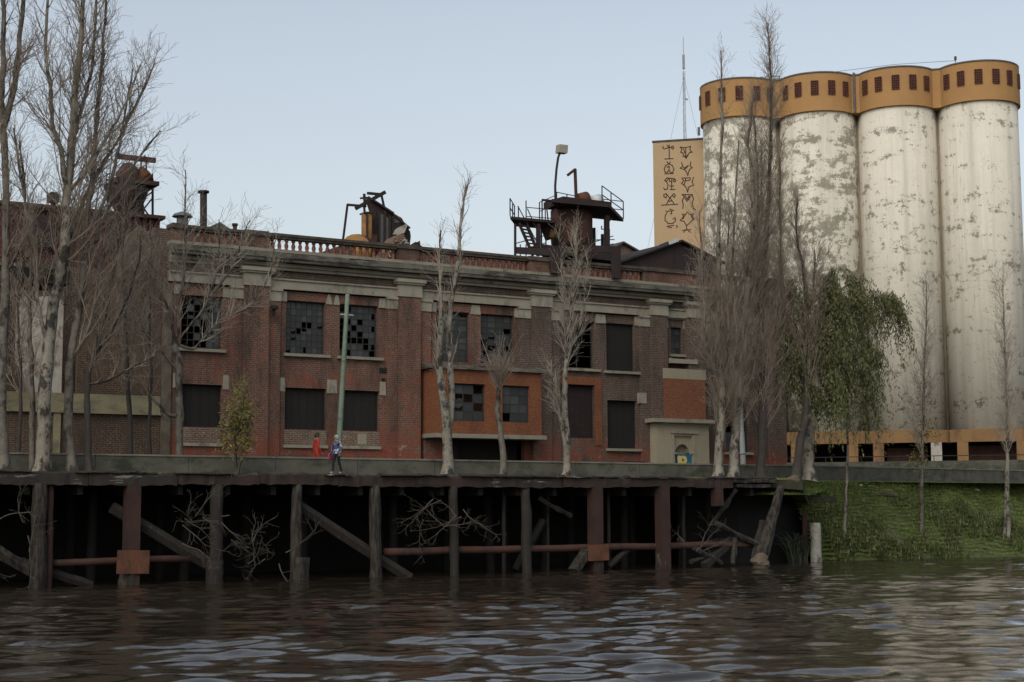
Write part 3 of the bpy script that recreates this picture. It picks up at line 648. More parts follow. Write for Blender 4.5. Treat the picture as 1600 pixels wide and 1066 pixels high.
# low brick monitor behind the balustrade (blocks the light between most balusters)
mb = MB(); mb.box(5.6, 26, 3.2, 8, 15.52, 17.3); mb.box(-5, 1.3, 3.2, 8, 15.52, 17.25); fp('roof_monitor', mb, MT['brick_brown'])
# sills
def sill(u0, u1, z, y=-.2, h=.15, mat='stone'): 
    mb = MB(); mb.box(u0, u1, y, .02, z, z+h); fp('sill', mb, MT[mat])
for u0, u1, z in ((-4.75, -2.35, 10.68), (.75, 3.28, 10.68), (3.72, 6.3, 10.68), (17.5, 20.0, 10.66), (20.3, 22.75, 10.62), (20.4, 22.75, 6.2), (27.9, 30, 10.68), (30.2, 31.93, 10.68), (28.9, 31, 6.12), (24.9, 26.3, 11.78)): sill(u0, u1, z)
mb = MB(); mb.box(24.66, 26.66, -.5, -.0, 11.36, 11.5); mb.box(24.66, 24.8, -.5, .0, 11.5, 11.66); mb.box(26.5, 26.66, -.5, .0, 11.5, 11.66); mb.box(24.8, 26.5, -.5, -.4, 11.5, 11.62); fp('sill', mb, MT['stone_clean'])
# spandrel infill below the ground floor windows
for u0, u1 in ((.84, 3.15), (3.88, 6.15), (-4.5, -2.46)):
    mb = MB(); mb.box(u0, u1, -.03, .0, 6.22, 6.97); fp('infill_panel', mb, MT['brick_pale']); sill(u0-.06, u1+.06, 6.06, -.12, .15, 'stone_clean')
mb = MB(); mb.box(4.9, 5.4, -.05, -.0, 6.3, 6.85); fp('plaster_patch', mb, MT['beige'])
# projecting orange brick box in the third bay with its slabs
mb = MB(); bx = [(9.86-8.6+8.6, 11.78, 7.58, 9.56), (12.83, 14.55, 7.58, 9.56)]
mb.wall(8.62, 15.3, 6.9, 10.3, -1.3, bx, .25); mb.quad((8.62,-.004,6.9),(8.62,-1.3,6.9),(8.62,-1.3,10.3),(8.62,-.004,10.3)); mb.quad((15.3,-1.3,6.9),(15.3,-.43,6.9),(15.3,-.43,10.3),(15.3,-1.3,10.3))
fp('projecting_bay', mb, MT['brick_orange'])
mb = MB(); mb.box(8.4, 15.5, -1.5, -.43, 10.3, 10.52); mb.box(8.4, 15.2, -.43, -.01, 10.3, 10.52); fp('slab', mb, MT['stone_dark'])
mb = MB(); mb.box(8.55, 15.5, -1.5, -.43, 6.68, 6.9); mb.box(8.55, 15.2, -.43, -.01, 6.68, 6.9); fp('slab', mb, MT['stone'])
mb = MB(); mb.box(8.62, 9.9, -.3, -.005, ZG, 6.68); fp('pilaster', mb, MT['brick_brown'])
mb = MB(); mb.quad((9.9, .8, 4.5), (15, .8, 4.5), (15, .8, 6.75), (9.9, .8, 6.75)); fp('dark_opening', mb, MT['dark'])  # near-black sheet standing in for the shade inside the open doorway
mb = MB(); mb.box(9.95, 11.0, .34, .5, 4.5, 6.7); fp('door_leaf', mb, MT['maroon'])
# orange surround of the tall maroon opening
mb = MB(); mb.box(16.6, 17.3, -.02, -.001, 6.5, 9.9); mb.box(17.2, 20.1, -.05, -.0, 9.9, 10.35); mb.box(19.65, 20.1, -.05, -.0, 6.5, 9.9); fp('surround', mb, MT['brick_orange'])
# portal, beige panel, orange panel
mb = MB(); mb.box(24.14, 27.25, -.47, -.43, 10.45, 11.04); fp('stone_panel', mb, MT['beige'])
mb = MB(); mb.box(24.16, 27.22, -.46, -.43, 8.1, 10.45); mb.box(24.56, 26.04, -.43, -.0, 8.1, 11.04); fp('brick_panel', mb, MT['brick_panel'])
mb = MB(); mb.box(23.0, 27.35, -1.15, -.0, 7.86, 8.08); fp('canopy_slab', mb, MT['stone_clean'])
PD = 7.55
mb = MB(); mb.wall(23.34, 27.1, ZG, 7.86, -.85, [(24.6, 25.85, ZG, 7.1)], .12); mb.quad((23.34,0,ZG),(23.34,-.85,ZG),(23.34,-.85,7.86),(23.34,0,7.86)); mb.quad((27.1,-.85,ZG),(27.1,0,ZG),(27.1,0,7.86),(27.1,-.85,7.86)); fp('portal', mb, MT['beige'])
mb = MB(); mb.box(24.3, 26.2, -.95, -.85, 7.25, 7.4); mb.box(24.38, 24.55, -.9, -.85, ZG, 7.25); mb.box(25.92, 26.1, -.9, -.85, ZG, 7.25); mb.box(24.4, 24.75, -.92, -.75, 6.06, 6.14); mb.box(25.75, 26.1, -.92, -.75, 6.06, 6.14); fp('portal_moulding', mb, MT['stone_clean'])
# arch niche: panel with a round headed recess
mb = MB(); cx, cz, rr = 25.22, 6.14, .5
arc = [(cx+rr*math.cos(a), cz+rr*math.sin(a)) for a in np.linspace(math.pi, 0, 13)]
top = [(24.6, 7.1), (24.6, 7.1)]; 
for (a, b), (c, d) in zip(arc, arc[1:]):
    ta = 24.6+(25.85-24.6)*(a-(cx-rr))/(2*rr); tc = 24.6+(25.85-24.6)*(c-(cx-rr))/(2*rr)
    mb.quad((a,-.74,b), (c,-.74,d), (tc,-.74,7.1), (ta,-.74,7.1)); mb.quad((a,-.74,b), (a,-.4,b), (c,-.4,d), (c,-.74,d))
mb.quad((24.6,-.74,ZG),(cx-rr,-.74,ZG),(cx-rr,-.74,cz),(24.6,-.74,7.1)); mb.quad((cx+rr,-.74,ZG),(25.85,-.74,ZG),(25.85,-.74,7.1),(cx+rr,-.74,cz))
mb.quad((cx-rr-.1,-.4,ZG),(cx+rr+.1,-.4,ZG),(cx+rr+.1,-.4,cz+rr+.1),(cx-rr-.1,-.4,cz+rr+.1)); fp('arched_niche', mb, MT['beige'])
# mural with the letter P
mb = MB(); mb.box(24.66, 25.8, -.82, -.78, 5.2, 6.06); mb.mi = 1
def blob(pts, y, mi): mb.mi = mi; mb.add([(u, y, z) for u, z in pts], [tuple(range(len(pts)))])
blob([(24.68,5.22),(24.9,5.22),(24.95,5.9),(24.85,6.04),(24.68,6.04)], -.824, 3)
blob([(24.86,5.2),(25.12,5.2),(25.14,5.5),(25.14,5.62),(25.13,5.95),(24.82,5.98),(24.8,5.85)], -.828, 1)
blob([(25.12,5.5),(25.3,5.48),(25.44,5.55),(25.5,5.7),(25.46,5.86),(25.36,5.95),(25.13,5.98)], -.828, 1)
blob([(25.12,5.2),(25.2,5.2),(25.14,5.42)], -.827, 1)
blob([(25.14,5.66),(25.24,5.64),(25.28,5.72),(25.22,5.8),(25.13,5.8)], -.832, 3)
blob([(25.55,5.25),(25.72,5.3),(25.78,5.55),(25.66,5.7),(25.56,5.55)], -.828, 2)
fp('mural', mb, [MT['mural_blue'], MT['mural_yellow'], MT['mural_teal'], MT['mural_navy']])
mb = MB(); mb.add([(25.86,-.93,5.2),(26.1,-.93,5.2),(26.16,-.93,5.45),(26.0,-.93,5.62),(25.88,-.93,5.5)], [(0,1,2,3,4)]); fp('painted_blot', mb, MT['mural_teal'])
# white tag on the orange bay, brown vent holes
mb = MB(); mb.add([(9.15,-1.31,8.55),(9.3,-1.31,8.52),(9.38,-1.31,8.6),(9.28,-1.31,8.72),(9.2,-1.31,8.66)], [(0,1,2,3,4)]); fp('paint_splash', mb, MT['white_metal'])
mb = MB(); mb.box(6.15, 6.55, -.08, .0, 10.08, 10.32); mb.box(6.28, 6.45, -.05, 0, 9.62, 9.78); fp('vent_hole', mb, MT['dark'])
mb = MB(); mb.box(21.6, 22.9, -.3, -.01, 5.45, 5.62); fp('ledge', mb, MT['dark'])

# windows: steel frame with glazing bars, each pane an object of its own
pane_mesh = {}
def get_pane(w_, h_, kind, mat):
    k = (round(w_, 3), round(h_, 3), kind, mat)
    if k in pane_mesh: return pane_mesh[k]
    mb = MB(); e = .008
    if kind == 0: pg = [(0,0),(w_,0),(w_,h_),(0,h_)]
    elif kind == 1: pg = [(0,0),(w_,0),(w_,h_*.35),(w_*.6,h_*.5),(w_*.35,h_*.3),(0,h_*.75)]
    elif kind == 2: pg = [(0,h_),(0,h_*.2),(w_*.25,h_*.45),(w_*.55,h_*.3),(w_,h_*.7),(w_,h_)]
    else: pg = [(0,0),(w_*.45,0),(w_*.3,h_*.4),(w_*.5,h_*.7),(w_*.2,h_),(0,h_)]
    n = len(pg); mb.add([(u, -e, z) for u, z in pg]+[(u, e, z) for u, z in pg], [tuple(range(n)), tuple(range(2*n-1, n-1, -1))]+[(i, n+i, n+(i+1)%n, (i+1)%n) for i in range(n)])
    o = mb.build('pane', MT[mat]); me = o.data; bpy.data.objects.remove(o); pane_mesh[k] = me; return me
def window(key, y, cols, rows, miss, shard=.12, mat='glass', bar=.035, label=None, box=None):
    u0, u1, z0, z1 = box or W[key]
    mb = MB(); f = .06
    mb.box(u0, u0+f, y-.04, y+.04, z0, z1); mb.box(u1-f, u1, y-.04, y+.04, z0, z1); mb.box(u0+f, u1-f, y-.04, y+.04, z0, z0+f); mb.box(u0+f, u1-f, y-.04, y+.04, z1-f, z1)
    cw, ch = (u1-u0-2*f)/cols, (z1-z0-2*f)/rows
    for i in range(1, cols): x = u0+f+cw*i; mb.box(x-bar/2, x+bar/2, y-.03, y+.03, z0+f, z1-f)
    for j in range(1, rows):
        z = z0+f+ch*j
        for i in range(cols): mb.box(u0+f+cw*i+bar/2, u0+f+cw*(i+1)-bar/2, y-.028, y+.028, z-bar/2, z+bar/2)
    wo = fp('window', mb, MT['frame'])
    for i in range(cols):
        for j in range(rows):
            cu, cz = (i+.5)/cols-.5, (j+.5)/rows-.5
            m = miss(cu, cz) if callable(miss) else miss
            r = random.random()
            if r < m: continue
            kind = 0 if random.random() > shard else random.choice((1, 2, 3))
            o = link('pane', get_pane(cw-bar, ch-bar, kind, random.choice((mat, mat, 'glass_light')) if mat == 'glass' else mat), wo)
            o.location = (u0+f+cw*i+bar/2, y, z0+f+ch*j+bar/2-ZG); o.rotation_euler = (jit(.02), 0, jit(.02))
mid = lambda cu, cz: max(0, .75-2.4*math.hypot(cu*.95, cz+.12))
window('w0', .25, 6, 7, lambda a, b: .75 if a < .2 else .1); window('w1', .25, 7, 8, mid); window('w2', .25, 6, 8, lambda a, b: .55 if abs(a) < .3 and b < .2 else (.8 if a < -.3 else .12))
window('w3', .25, 4, 8, .08, .05); window('w4', .25, 4, 8, lambda a, b: .7 if (abs(b+.15) < .12 and abs(a) > .3) else .07, .08)
window('w7', .3, 2, 4, .85, .2); window('wn', .2, 2, 4, .0, .0)
window('', -1.1, 3, 4, .35, .3, box=bx[0]); window('', -1.1, 3, 4, .1, .15, box=bx[1])
window('w12', .25, 4, 8, .3); window('w13', .25, 4, 8, .3)
window('w11', .25, 3, 5, .75, .2)
def boarded(key, mat, n, y=.2):
    u0, u1, z0, z1 = W[key]; fr = MB(); fr.box(u0, u0+.07, y-.06, y+.02, z0, z1); fr.box(u1-.07, u1, y-.06, y+.02, z0, z1); fr.box(u0+.07, u1-.07, y-.06, y+.02, z1-.07, z1); wo = fp('boarded_window', fr, MT['dark_board'])
    for i in range(n):
        mb = MB(); a = u0+.07+(u1-u0-.14)*i/n; b = u0+.07+(u1-u0-.14)*(i+1)/n; mb.box(a+.006, b-.006, y+jit(.008), y+.04, z0+.01, z1-.08); fp('board', mb, MT[mat], wo)
boarded('w8', 'dark_board', 5); boarded('w9', 'maroon', 6, .25); boarded('w10', 'dark_board', 5, .28)
boarded('w0g', 'dark_board', 4, .28); boarded('w1g', 'dark_board', 5, .25); boarded('w2g', 'dark_board', 5, .25)

# ------------------------------------------------------------------ ruined wing left of the factory
wing = empty('ruined_wing', FAC.w(-12, ZG), FAC.rz, 'roofless brick wing with an olive band and ragged walls left of the factory', 'building')
def wp(name, mb, mat, parent=None): return mb.build(name, mat, parent or wing, move=(-12, 0, ZG))
mb = MB(); mb.wall(-40, -5.55, ZG, 7.6, .02, [], .3); wp('wall', mb, MT['brick_wing'])
mb = MB(); mb.box(-40, -5.6, -.1, .3, 7.6, 8.42); mb.box(-40, -5.6, -.2, .3, 7.5, 7.6); wp('stone_band', mb, MT['band_olive'])
for u0, u1, z1 in ((-10.68, -10.36, 7.48), (-5.56, -5.1, 13.6), (-17.6, -17.3, 7.48), (-24.6, -24.3, 7.48)):
    mb = MB(); mb.box(u0, u1, -.12, .0, ZG, z1); wp('strip_pier', mb, MT['band_olive'] if z1 < 8 else MT['render_grey'])
def ragged(name, prof, y, th, zb, mat):
    mb = MB(); n = len(prof)
    for (a, za), (b, zb2) in zip(prof, prof[1:]):
        mb.add([(a,y,zb),(b,y,zb),(b,y,zb2),(a,y,za),(a,y+th,zb),(b,y+th,zb),(b,y+th,zb2),(a,y+th,za)], [(0,1,2,3),(7,6,5,4),(3,2,6,7),(0,3,7,4),(1,5,6,2)])
    return wp(name, mb, mat)
def jag(u0, u1, za, zb_, step, amp):
    p = [(u0, za)]; u = u0
    while u < u1-step: u += step*random.uniform(.5, 1.4); p.append((min(u, u1), za+(zb_-za)*(u-u0)/(u1-u0)+jit(amp)))
    p.append((u1, zb_)); return p
ragged('upper_wall', jag(-9.6, -5.3, 13.2, 15.7, .35, .25), 0.0, .4, 8.42, MT['brick_wing'])
ragged('gable_fragment', [(-7.6, 15.4), (-7.1, 16.3), (-6.6, 16.8), (-6.2, 16.5), (-5.6, 16.1), (-5.3, 15.9)], .5, .4, 13.0, MT['render_grey'])
ragged('upper_wall', jag(-20, -12.2, 11.2, 9.4, .4, .35), .1, .4, 8.42, MT['brick_wing'])
ragged('plaster_wall', jag(-12.3, -10.2, 12.6, 13.2, .3, .3), .5, .4, 8.42, MT['plaster'])
ragged('upper_wall', jag(-40, -20, 12.2, 11.6, .4, .3), .1, .4, 8.42, MT['brick_wing'])
mb = MB(); mb.wall(-40, -5.4, ZG, 15.2, 5.0, [], .1); wp('inner_wall', mb, MT['brick_brown'])
for u, z, w_, h_ in ((-12.6, 14.6, .25, .9), (-11.2, 14.2, .12, 1.0), (-9.2, 12.8, .6, .5)):
    mb = MB(); mb.bar((u, .8, z), (u+.5, .9, z-h_), w_, .1); wp('broken_slab', mb, MT['plaster'])
mb = MB(); mb.box(-14.5, -10, .3, 3, 13.6, 14.3); mb.box(-20, -15, .3, 3, 13.2, 13.6); wp('sagging_beam', mb, MT['dark'])
# red corrugated shed above it
shed = empty('red_shed', FAC.w(-12, ZG, -6), FAC.rz, 'dark red corrugated metal shed rising behind the ruined wing', 'shed')
mb = MB(); u = -42.0; k = 0
while u < -3.9: mb.quad((u, -.04 if k%2 else .04, 10.8), (u+.19, -.04 if (k+1)%2 else .04, 10.8), (u+.19, -.04 if (k+1)%2 else .04, 13.8), (u, -.04 if k%2 else .04, 13.8)); u += .19; k += 1
mb.box(-42, -3.9, .06, 6, 8, 13.8); mb.build('metal_wall', MT['red_metal'], shed, move=(-12, 0, 0))
mb = MB(); mb.box(-42.3, -3.6, -.3, 6.2, 13.8, 13.98); mb.build('roof_edge', MT['rust'], shed, move=(-12, 0, 0))
for u in (-10.6, -6.6): 
    mb = MB(); mb.box(u, u+1.2, -.3, -.05, 11.8, 13.4); mb.build('duct', MT['rust_dark'], shed, move=(-12, 0, 0))

# ------------------------------------------------------------------ roof things of the factory
def fu(px, py, b): return FAC.uz(px, py, -b)
def FW(u, z, b=0): return FAC.w(u, z, -b)
def local_thing(name, b, px, py, label, cat, base=None):
    """Empty on the roof, b metres behind the facade; returns it and a pixel -> local point function"""
    u0, z0 = fu(px, py, b); z0 = base if base is not None else z0
    e = empty(name, FW(u0, z0, b), FAC.rz, label, cat)
    def P(x, y, db=0): u, z = fu(x, y, b+db); return (u-u0, db, z-z0)
    return e, P
def cylp(mb, P, px, y0, y1, rpx, n=12, db=0):
    a = Vector(P(px, y1, db)); b = Vector(P(px, y0, db)); r = (Vector(P(px+rpx, y1, db))-a).length; mb.smooth = True; mb.tube([a, b], r, n); mb.smooth = False
# tall chimney pipe
e, P = local_thing('chimney_pipe', 5, 318, 352, 'dark metal chimney pipe with a flat cap on the factory roof', 'chimney', 15.6)
mb = MB(); cylp(mb, P, 318, 303, 420, 5.3); mb.build('pipe', MT['rust_dark'], e)
mb = MB(); cylp(mb, P, 318, 298.5, 301.5, 8.5); cylp(mb, P, 318, 301.5, 304, 3.5); mb.build('cap', MT['rust_dark'], e)
e, P = local_thing('roof_vent', 5, 285, 345, 'wide hat shaped roof vent left of the dark chimney pipe', 'vent', 15.6)
mb = MB(); a = Vector(P(285, 335)); mb.tube([(a.x,0,a.z-3.4),(a.x,0,a.z-.15),(a.x,0,a.z-.14),(a.x,0,a.z),(a.x,0,a.z+.15)], [.3,.3,.55,.45,.05], 12); mb.build('hood', MT['grey_metal'], e)
e, P = local_thing('roof_vent', 5, 367, 358, 'small capped rusty vent pipe right of the dark chimney pipe', 'vent', 15.6)
mb = MB(); cylp(mb, P, 367, 353, 420, 3.2); cylp(mb, P, 367, 349.5, 353, 4.5); mb.build('pipe', MT['rust'], e)
e, P = local_thing('roof_ridge', 5, 350, 358, 'small pointed skylight between the chimney pipe and the capped vent', 'skylight', 15.6)
mb = MB(); a, b, c = Vector(P(341, 362)), Vector(P(344, 347)), Vector(P(362, 359)); h = Vector((0, 2.2, 0)); dn = Vector((0, 0, -1.6))
mb.add([a, c, b, a+h, c+h, b+h, a+dn, c+dn, a+h+dn, c+h+dn], [(0,1,2),(5,4,3),(0,2,5,3),(1,4,5,2),(6,7,1,0),(7,9,4,1),(8,6,0,3),(9,8,3,4)]); mb.build('glazed_ridge', MT['stone_dark'], e)
# vent on red shed
e, P = local_thing('roof_vent', 9, 82, 325, 'black box hooded vent standing on the red shed roof', 'vent', ZG+13.98)
mb = MB(); cylp(mb, P, 83, 314, 345, 4); mb.build('pipe', MT['rust_dark'], e)
mb = MB(); a = Vector(P(75, 316)); b = Vector(P(91, 302)); mb.box(a.x, b.x, -.3, .3, a.z, b.z-.08); mb.box(a.x+.1, b.x-.08, -.22, .22, b.z-.08, b.z); mb.build('hood', MT['rust_dark'], e)

# left machinery tower behind the trees
e, P = local_thing('machine_tower', 8, 205, 372, 'rusty machinery tower with girder and railings behind the left trees', 'tower', 15.6)
def rail(mb, pts, w=.05):
    for a, b in zip(pts, pts[1:]): mb.bar(a, b, w)
mb = MB(); mb.bar(P(184, 244.5), P(243, 251), .2, .26); mb.bar(P(220.5, 250), P(220.5, 300), .07); mb.bar(P(228, 245), P(230, 300), .07); mb.bar(P(222, 249), P(227, 243), .07); mb.build('girder', MT['rust'], e)
mb = MB(); mb.tube([P(199, 288), P(200, 275), P(205, 262), P(207, 259)], [.62, .66, .5, .3], 12); mb.tube([P(190, 290), P(194, 272)], .32, 10); mb.build('motor', MT['rust'], e)
mb = MB(); mb.tube([P(216, 283), P(229, 272)], [.28, .55], 10); mb.build('cowl', MT['rust_orange'], e)
mb = MB(); a = Vector(P(172, 294)); b = Vector(P(238, 290)); mb.box(a.x, b.x, -1.2, 1.2, b.z-.22, b.z); mb.build('platform', MT['rust_dark'], e)
mb = MB(); mb.tube([P(198, 294), P(198, 310), P(201, 330), P(202, 395)], [1.15, 1.05, .62, .55], 14); mb.build('drum', MT['rust_dark'], e)
mb = MB(); mb.bar(P(214, 300), P(218, 345), .5, .4); mb.bar(P(218, 345), P(218, 400), .4, .4); mb.build('chute', MT['rust_dark'], e)
mb = MB()
for x in (168, 180, 238.5): mb.bar(P(x, 288), P(x, 400), .1)
for y in (272, 281): rail(mb, [P(166, y, 0), P(190, y-.5)]); rail(mb, [P(213, y+2), P(238.5, y+1.5)])
for x in (166, 174, 190, 226, 238.5): mb.bar(P(x, 271), P(x, 292), .05)
for a, b in (((168, 300), (180, 330)), ((180, 300), (168, 330)), ((222, 312), (238, 300)), ((222, 330), (238, 310)), ((222, 322), (238, 345)), ((168, 335), (180, 360)), ((180, 330), (168, 360))): mb.bar(P(*a), P(*b), .07)
mb.build('steel_frame', MT['rust_dark'], e)

# collapsed hopper
e, P = local_thing('collapsed_hopper', 4, 590, 402, 'wrecked charred hopper with bent struts and a yellow drum on the roof', 'hopper', 15.6)
mb = MB()
prof = [(579, 402), (578, 335), (571, 313), (576, 306), (603, 326), (628, 341), (634, 352), (641, 362), (642, 370), (638, 402)]
fr = [Vector(P(x, y, -.2)) for x, y in prof]; bk = [Vector(P(x, y, 1.6)) for x, y in prof]; n = len(prof)
low = lambda v: Vector((v.x, v.y, v.z-2.5))
cf, cb = Vector(P(606, 395, -.2)), Vector(P(606, 395, 1.6))
mb.add(fr+bk+[cf, cb], [(i, (i+1)%n, 2*n) for i in range(n)]+[(n+(i+1)%n, n+i, 2*n+1) for i in range(n)]+[(i, (i+1)%n, n+(i+1)%n, n+i) for i in range(n)]); mb.build('shell', MT['rust_dark'], e)
mb = MB()
for x0, y0 in ((592, 330), (601, 330), (609, 338), (614, 338)): mb.bar(P(x0, y0, -.28), P(x0, 402, -.28), .12, .12)
mb.bar(P(603, 326, -.26), P(640, 357, -.26), .16, .1); mb.bar(P(580, 312, -.26), P(614, 334, -.26), .3, .1); mb.build('rib', MT['rust_dark'], e)
for x0, x1, ya, yb in ((593, 600, 333, 398), (602, 608, 338, 398), (615, 626, 336, 348)):
    mb = MB(); mb.add([P(x0, ya, -.24), P(x1, ya+3, -.24), P(x1, yb, -.24), P(x0, yb, -.24)], [(0,1,2,3)]); mb.build('sheet', MT['grey_metal'], e)
mb = MB()
for a, b, w_ in (((552.5, 300+93*0+.0), (590, 322), .16), ((601.5, 300.5), (556, 326), .2), ((574, 302), (595, 304), .14), ((596, 305), (600.5, 325), .1), ((543, 320), (536, 375), .1), ((542, 320), (572, 322.5), .12), ((569, 323), (570, 336), .1), ((563, 310), (575, 309), .1), ((569, 303), (570, 318), .12)):
    if a[1] == 300: continue
    mb.bar(P(*a), P(*b), w_)
mb.bar(P(536, 375), P(534, 405), .1); mb.build('strut', MT['rust_dark'], e)
mb = MB(); mb.smooth = True; mb.tube([P(573, 402, -.5), P(573, 335, -.5)], .3, 14); mb.smooth = False; mb.build('yellow_drum', MT['rust_yellow'], e)
mb = MB(); mb.bar(P(573.5, 402, -.85), P(573.5, 334, -.85), .1, .08); mb.bar(P(566, 333.5, -.5), P(580, 333.5, -.5), .7, .08); mb.build('strap', MT['rust'], e)
mb = MB(); c = Vector(P(556, 372, -.5)); mb.smooth = True; mb.tube([(c.x-.25, -.9, c.z-.75), (c.x+.9, .1, c.z-.65)], .88, 18); mb.smooth = False; mb.build('wheel_housing', [MT['rust_yellow']], e)
mb = MB(); mb.smooth = True; mb.tube([(c.x-.1, -.76, c.z-.74), (c.x+1.0, .2, c.z-.64)], .91, 18, cap=False); mb.build('wheel_rim', MT['rust'], e)
mb = MB(); a = Vector(P(575, 402, -.4)); b = Vector(P(587, 368, -.4)); mb.box(a.x, b.x, -.6, .2, a.z-1, b.z); mb.build('base_block', MT['rust'], e)
mb = MB(); pr = [(616, 366), (620, 357), (634, 350), (637, 352), (632, 364), (622, 367)]; v = [Vector(P(x, y, -.7)) for x, y in pr]; v2 = [p_+Vector((.1, .5, 0)) for p_ in v]; n = len(v)
mb.add(v+v2, [tuple(range(n))[::-1], tuple(range(n, 2*n))]+[(i, (i+1)%n, n+(i+1)%n, n+i) for i in range(n)]); mb.build('torn_sheet', MT['plaster'], e)
e, P = local_thing('rubble_heap', 2.6, 617, 402, 'heap of broken tiles and slabs sliding off in front of the wrecked hopper', 'rubble', 15.6)
mb = MB(); pr = [(590, 402), (606, 388), (618, 370), (630, 364), (634, 372), (640, 400), (642, 406)]; v = [Vector(P(x, y, -.2)) for x, y in pr]; v = [Vector((p_.x, p_.y, 0)) for p_ in v[:1]] + v + [Vector((v[-1].x, v[-1].y, 0))]; n = len(v); v2 = [p_+Vector((0, 1.2, 0)) for p_ in v]
mb.add(v+v2, [tuple(range(n)), tuple(range(2*n-1, n-1, -1))]+[(i, n+i, n+(i+1)%n, (i+1)%n) for i in range(n)]); mb.build('heap', MT['brick_pale'], e)
for _ in range(14):
    x = random.uniform(600, 640); y = 402-max(0, (1-abs(x-628)/26))*32*random.uniform(.5, 1); c = Vector(P(x, y, -.35)); mb = MB(); d = Vector((jit(1), jit(.3), jit(1))).normalized(); mb.bar(c-d*.2, c+d*.2, .16, .06); mb.build('tile', MT['brick_pale'] if random.random() < .6 else MT['plaster'], e)
e, P = local_thing('debris_pile', 1.5, 652, 386, 'low dark heap of scrap on the parapet right of the wrecked hopper', 'debris', 16.9)
mb = MB(); pr = [(637, 386), (648, 380), (649, 376), (654, 377), (656, 374), (657, 381), (668, 389)]; v = [Vector(P(x, y+2)) for x, y in pr]; n = len(v); v2 = [p_+Vector((0, .8, -.1)) for p_ in v]
mb.add(v+v2, [tuple(range(n))[::-1], tuple(range(n, 2*n))]+[(i, (i+1)%n, n+(i+1)%n, n+i) for i in range(n)]); mb.build('heap', MT['rust_dark'], e)

# platform structure with drum, stairs, rails
e, P = local_thing('steel_platform', 5, 890, 410, 'rusted steel platform with drum, stairs and railings on the factory roof', 'platform', 15.6)
D0, D1 = -1.6, 1.8      # front and back of the deck
mb = MB(); mb.smooth = True; mb.tube([P(893, 330, .3), P(893, 372, .3), P(893, 392, .3)], [1.28, 1.28, 1.2], 18); mb.smooth = False; mb.build('drum', MT['rust'], e)
mb = MB(); mb.tube([P(893, 392, .3), P(893, 403, .3), P(893, 420, .3)], [2.1, 1.7, .8], 14); mb.build('hopper_cone', MT['rust_dark'], e)
def deck(pf, th, name='deck_plate'):
    v = [Vector(p_) for p_ in pf]; n = len(v); mb = MB(); v2 = [p_-Vector((0, 0, th)) for p_ in v]
    mb.add(v+v2, [tuple(range(n)), tuple(range(2*n-1, n-1, -1))]+[(i, n+i, n+(i+1)%n, (i+1)%n) for i in range(n)]); mb.build(name, MT['rust_dark'], e)
zu = P(960, 331)[2]
def at_z(x, db, z): u = P(x, 331, db)[0]; return (u, db, z)
deck([at_z(862, -1.5, zu), at_z(952, -1.9, zu), at_z(974, 1.6, zu), at_z(875, 1.6, zu)], .2)
zl = P(820, 348)[2]
deck([at_z(797, -1.3, zl), at_z(868, -1.5, zl), at_z(872, .4, zl), at_z(806, .6, zl)], .16)
mb = MB(); a = Vector(P(866, 340)); b = Vector(P(940, 318)); mb.box(a.x, b.x, -1.0, 1.2, zu-.05, zu+.35); mb.build('machine_bed', MT['rust_dark'], e)
mb = MB(); mb.smooth = True; mb.tube([P(905, 313), P(917, 311)], [.42, .46], 12); mb.tube([P(890, 318), P(904, 316)], .3, 10); mb.smooth = False; mb.build('motor', MT['rust_orange'], e)
mb = MB(); mb.smooth = True; mb.tube([P(925, 316), P(938, 314)], [.4, .42], 12); mb.smooth = False; mb.bar(P(927, 311.5), P(936, 310.5), .3, .12); mb.build('motor', MT['white_metal'], e)
mb = MB(); mb.bar(P(898.5, 264), P(900.5, 318), .16, .12, (0,1,0)); mb.bar(P(899, 264.5), P(887, 274), .15, .14); mb.build('hoist_arm', MT['rust'], e)
mb = MB(); T1 = lambda x, y, db: P(x, y, db)
up = [T1(866, 331, -1.5), T1(952, 331, -1.9), T1(974, 331, 1.6)]
for h in (.55, 1.1):
    c = [at_z(867, 1.2, zu+h), at_z(902, 1.7, zu+h), at_z(974, 1.6, zu+h)]; rail(mb, c, .045)
    c = [at_z(974, 1.6, zu+h), at_z(941, -1.7, zu+h)]; rail(mb, c, .045)
for x, db in ((870, 1.25), (902, 1.7), (939, 1.65), (974, 1.6), (955, -.2), (941, -1.7), (886, 1.5)): mb.bar(at_z(x, db, zu), at_z(x, db, zu+1.1), .05)
for h in (.5, 1.05):
    rail(mb, [at_z(797, -1.3, zl+h), at_z(804, .5, zl+h)], .045); rail(mb, [at_z(797, -1.3, zl+h-.02), at_z(797.5, -1.3, zl+h)], .045)
    rail(mb, [at_z(822, .5, zl+h), at_z(870, .3, zl+h*1.0)], .045)
    rail(mb, [at_z(843, -1.2, zl+h), at_z(868, -1.3, zl+h+.5)], .045)
for x, db in ((797, -1.3), (801, 0), (804, .5), (810, .5), (822, .5), (822, -1.2), (843, -1.2), (843, .5), (852, -1.2)): mb.bar(at_z(x, db, zl), at_z(x, db, zl+1.06), .05)
mb.build('railing', MT['rust_dark'], e); mb = MB()
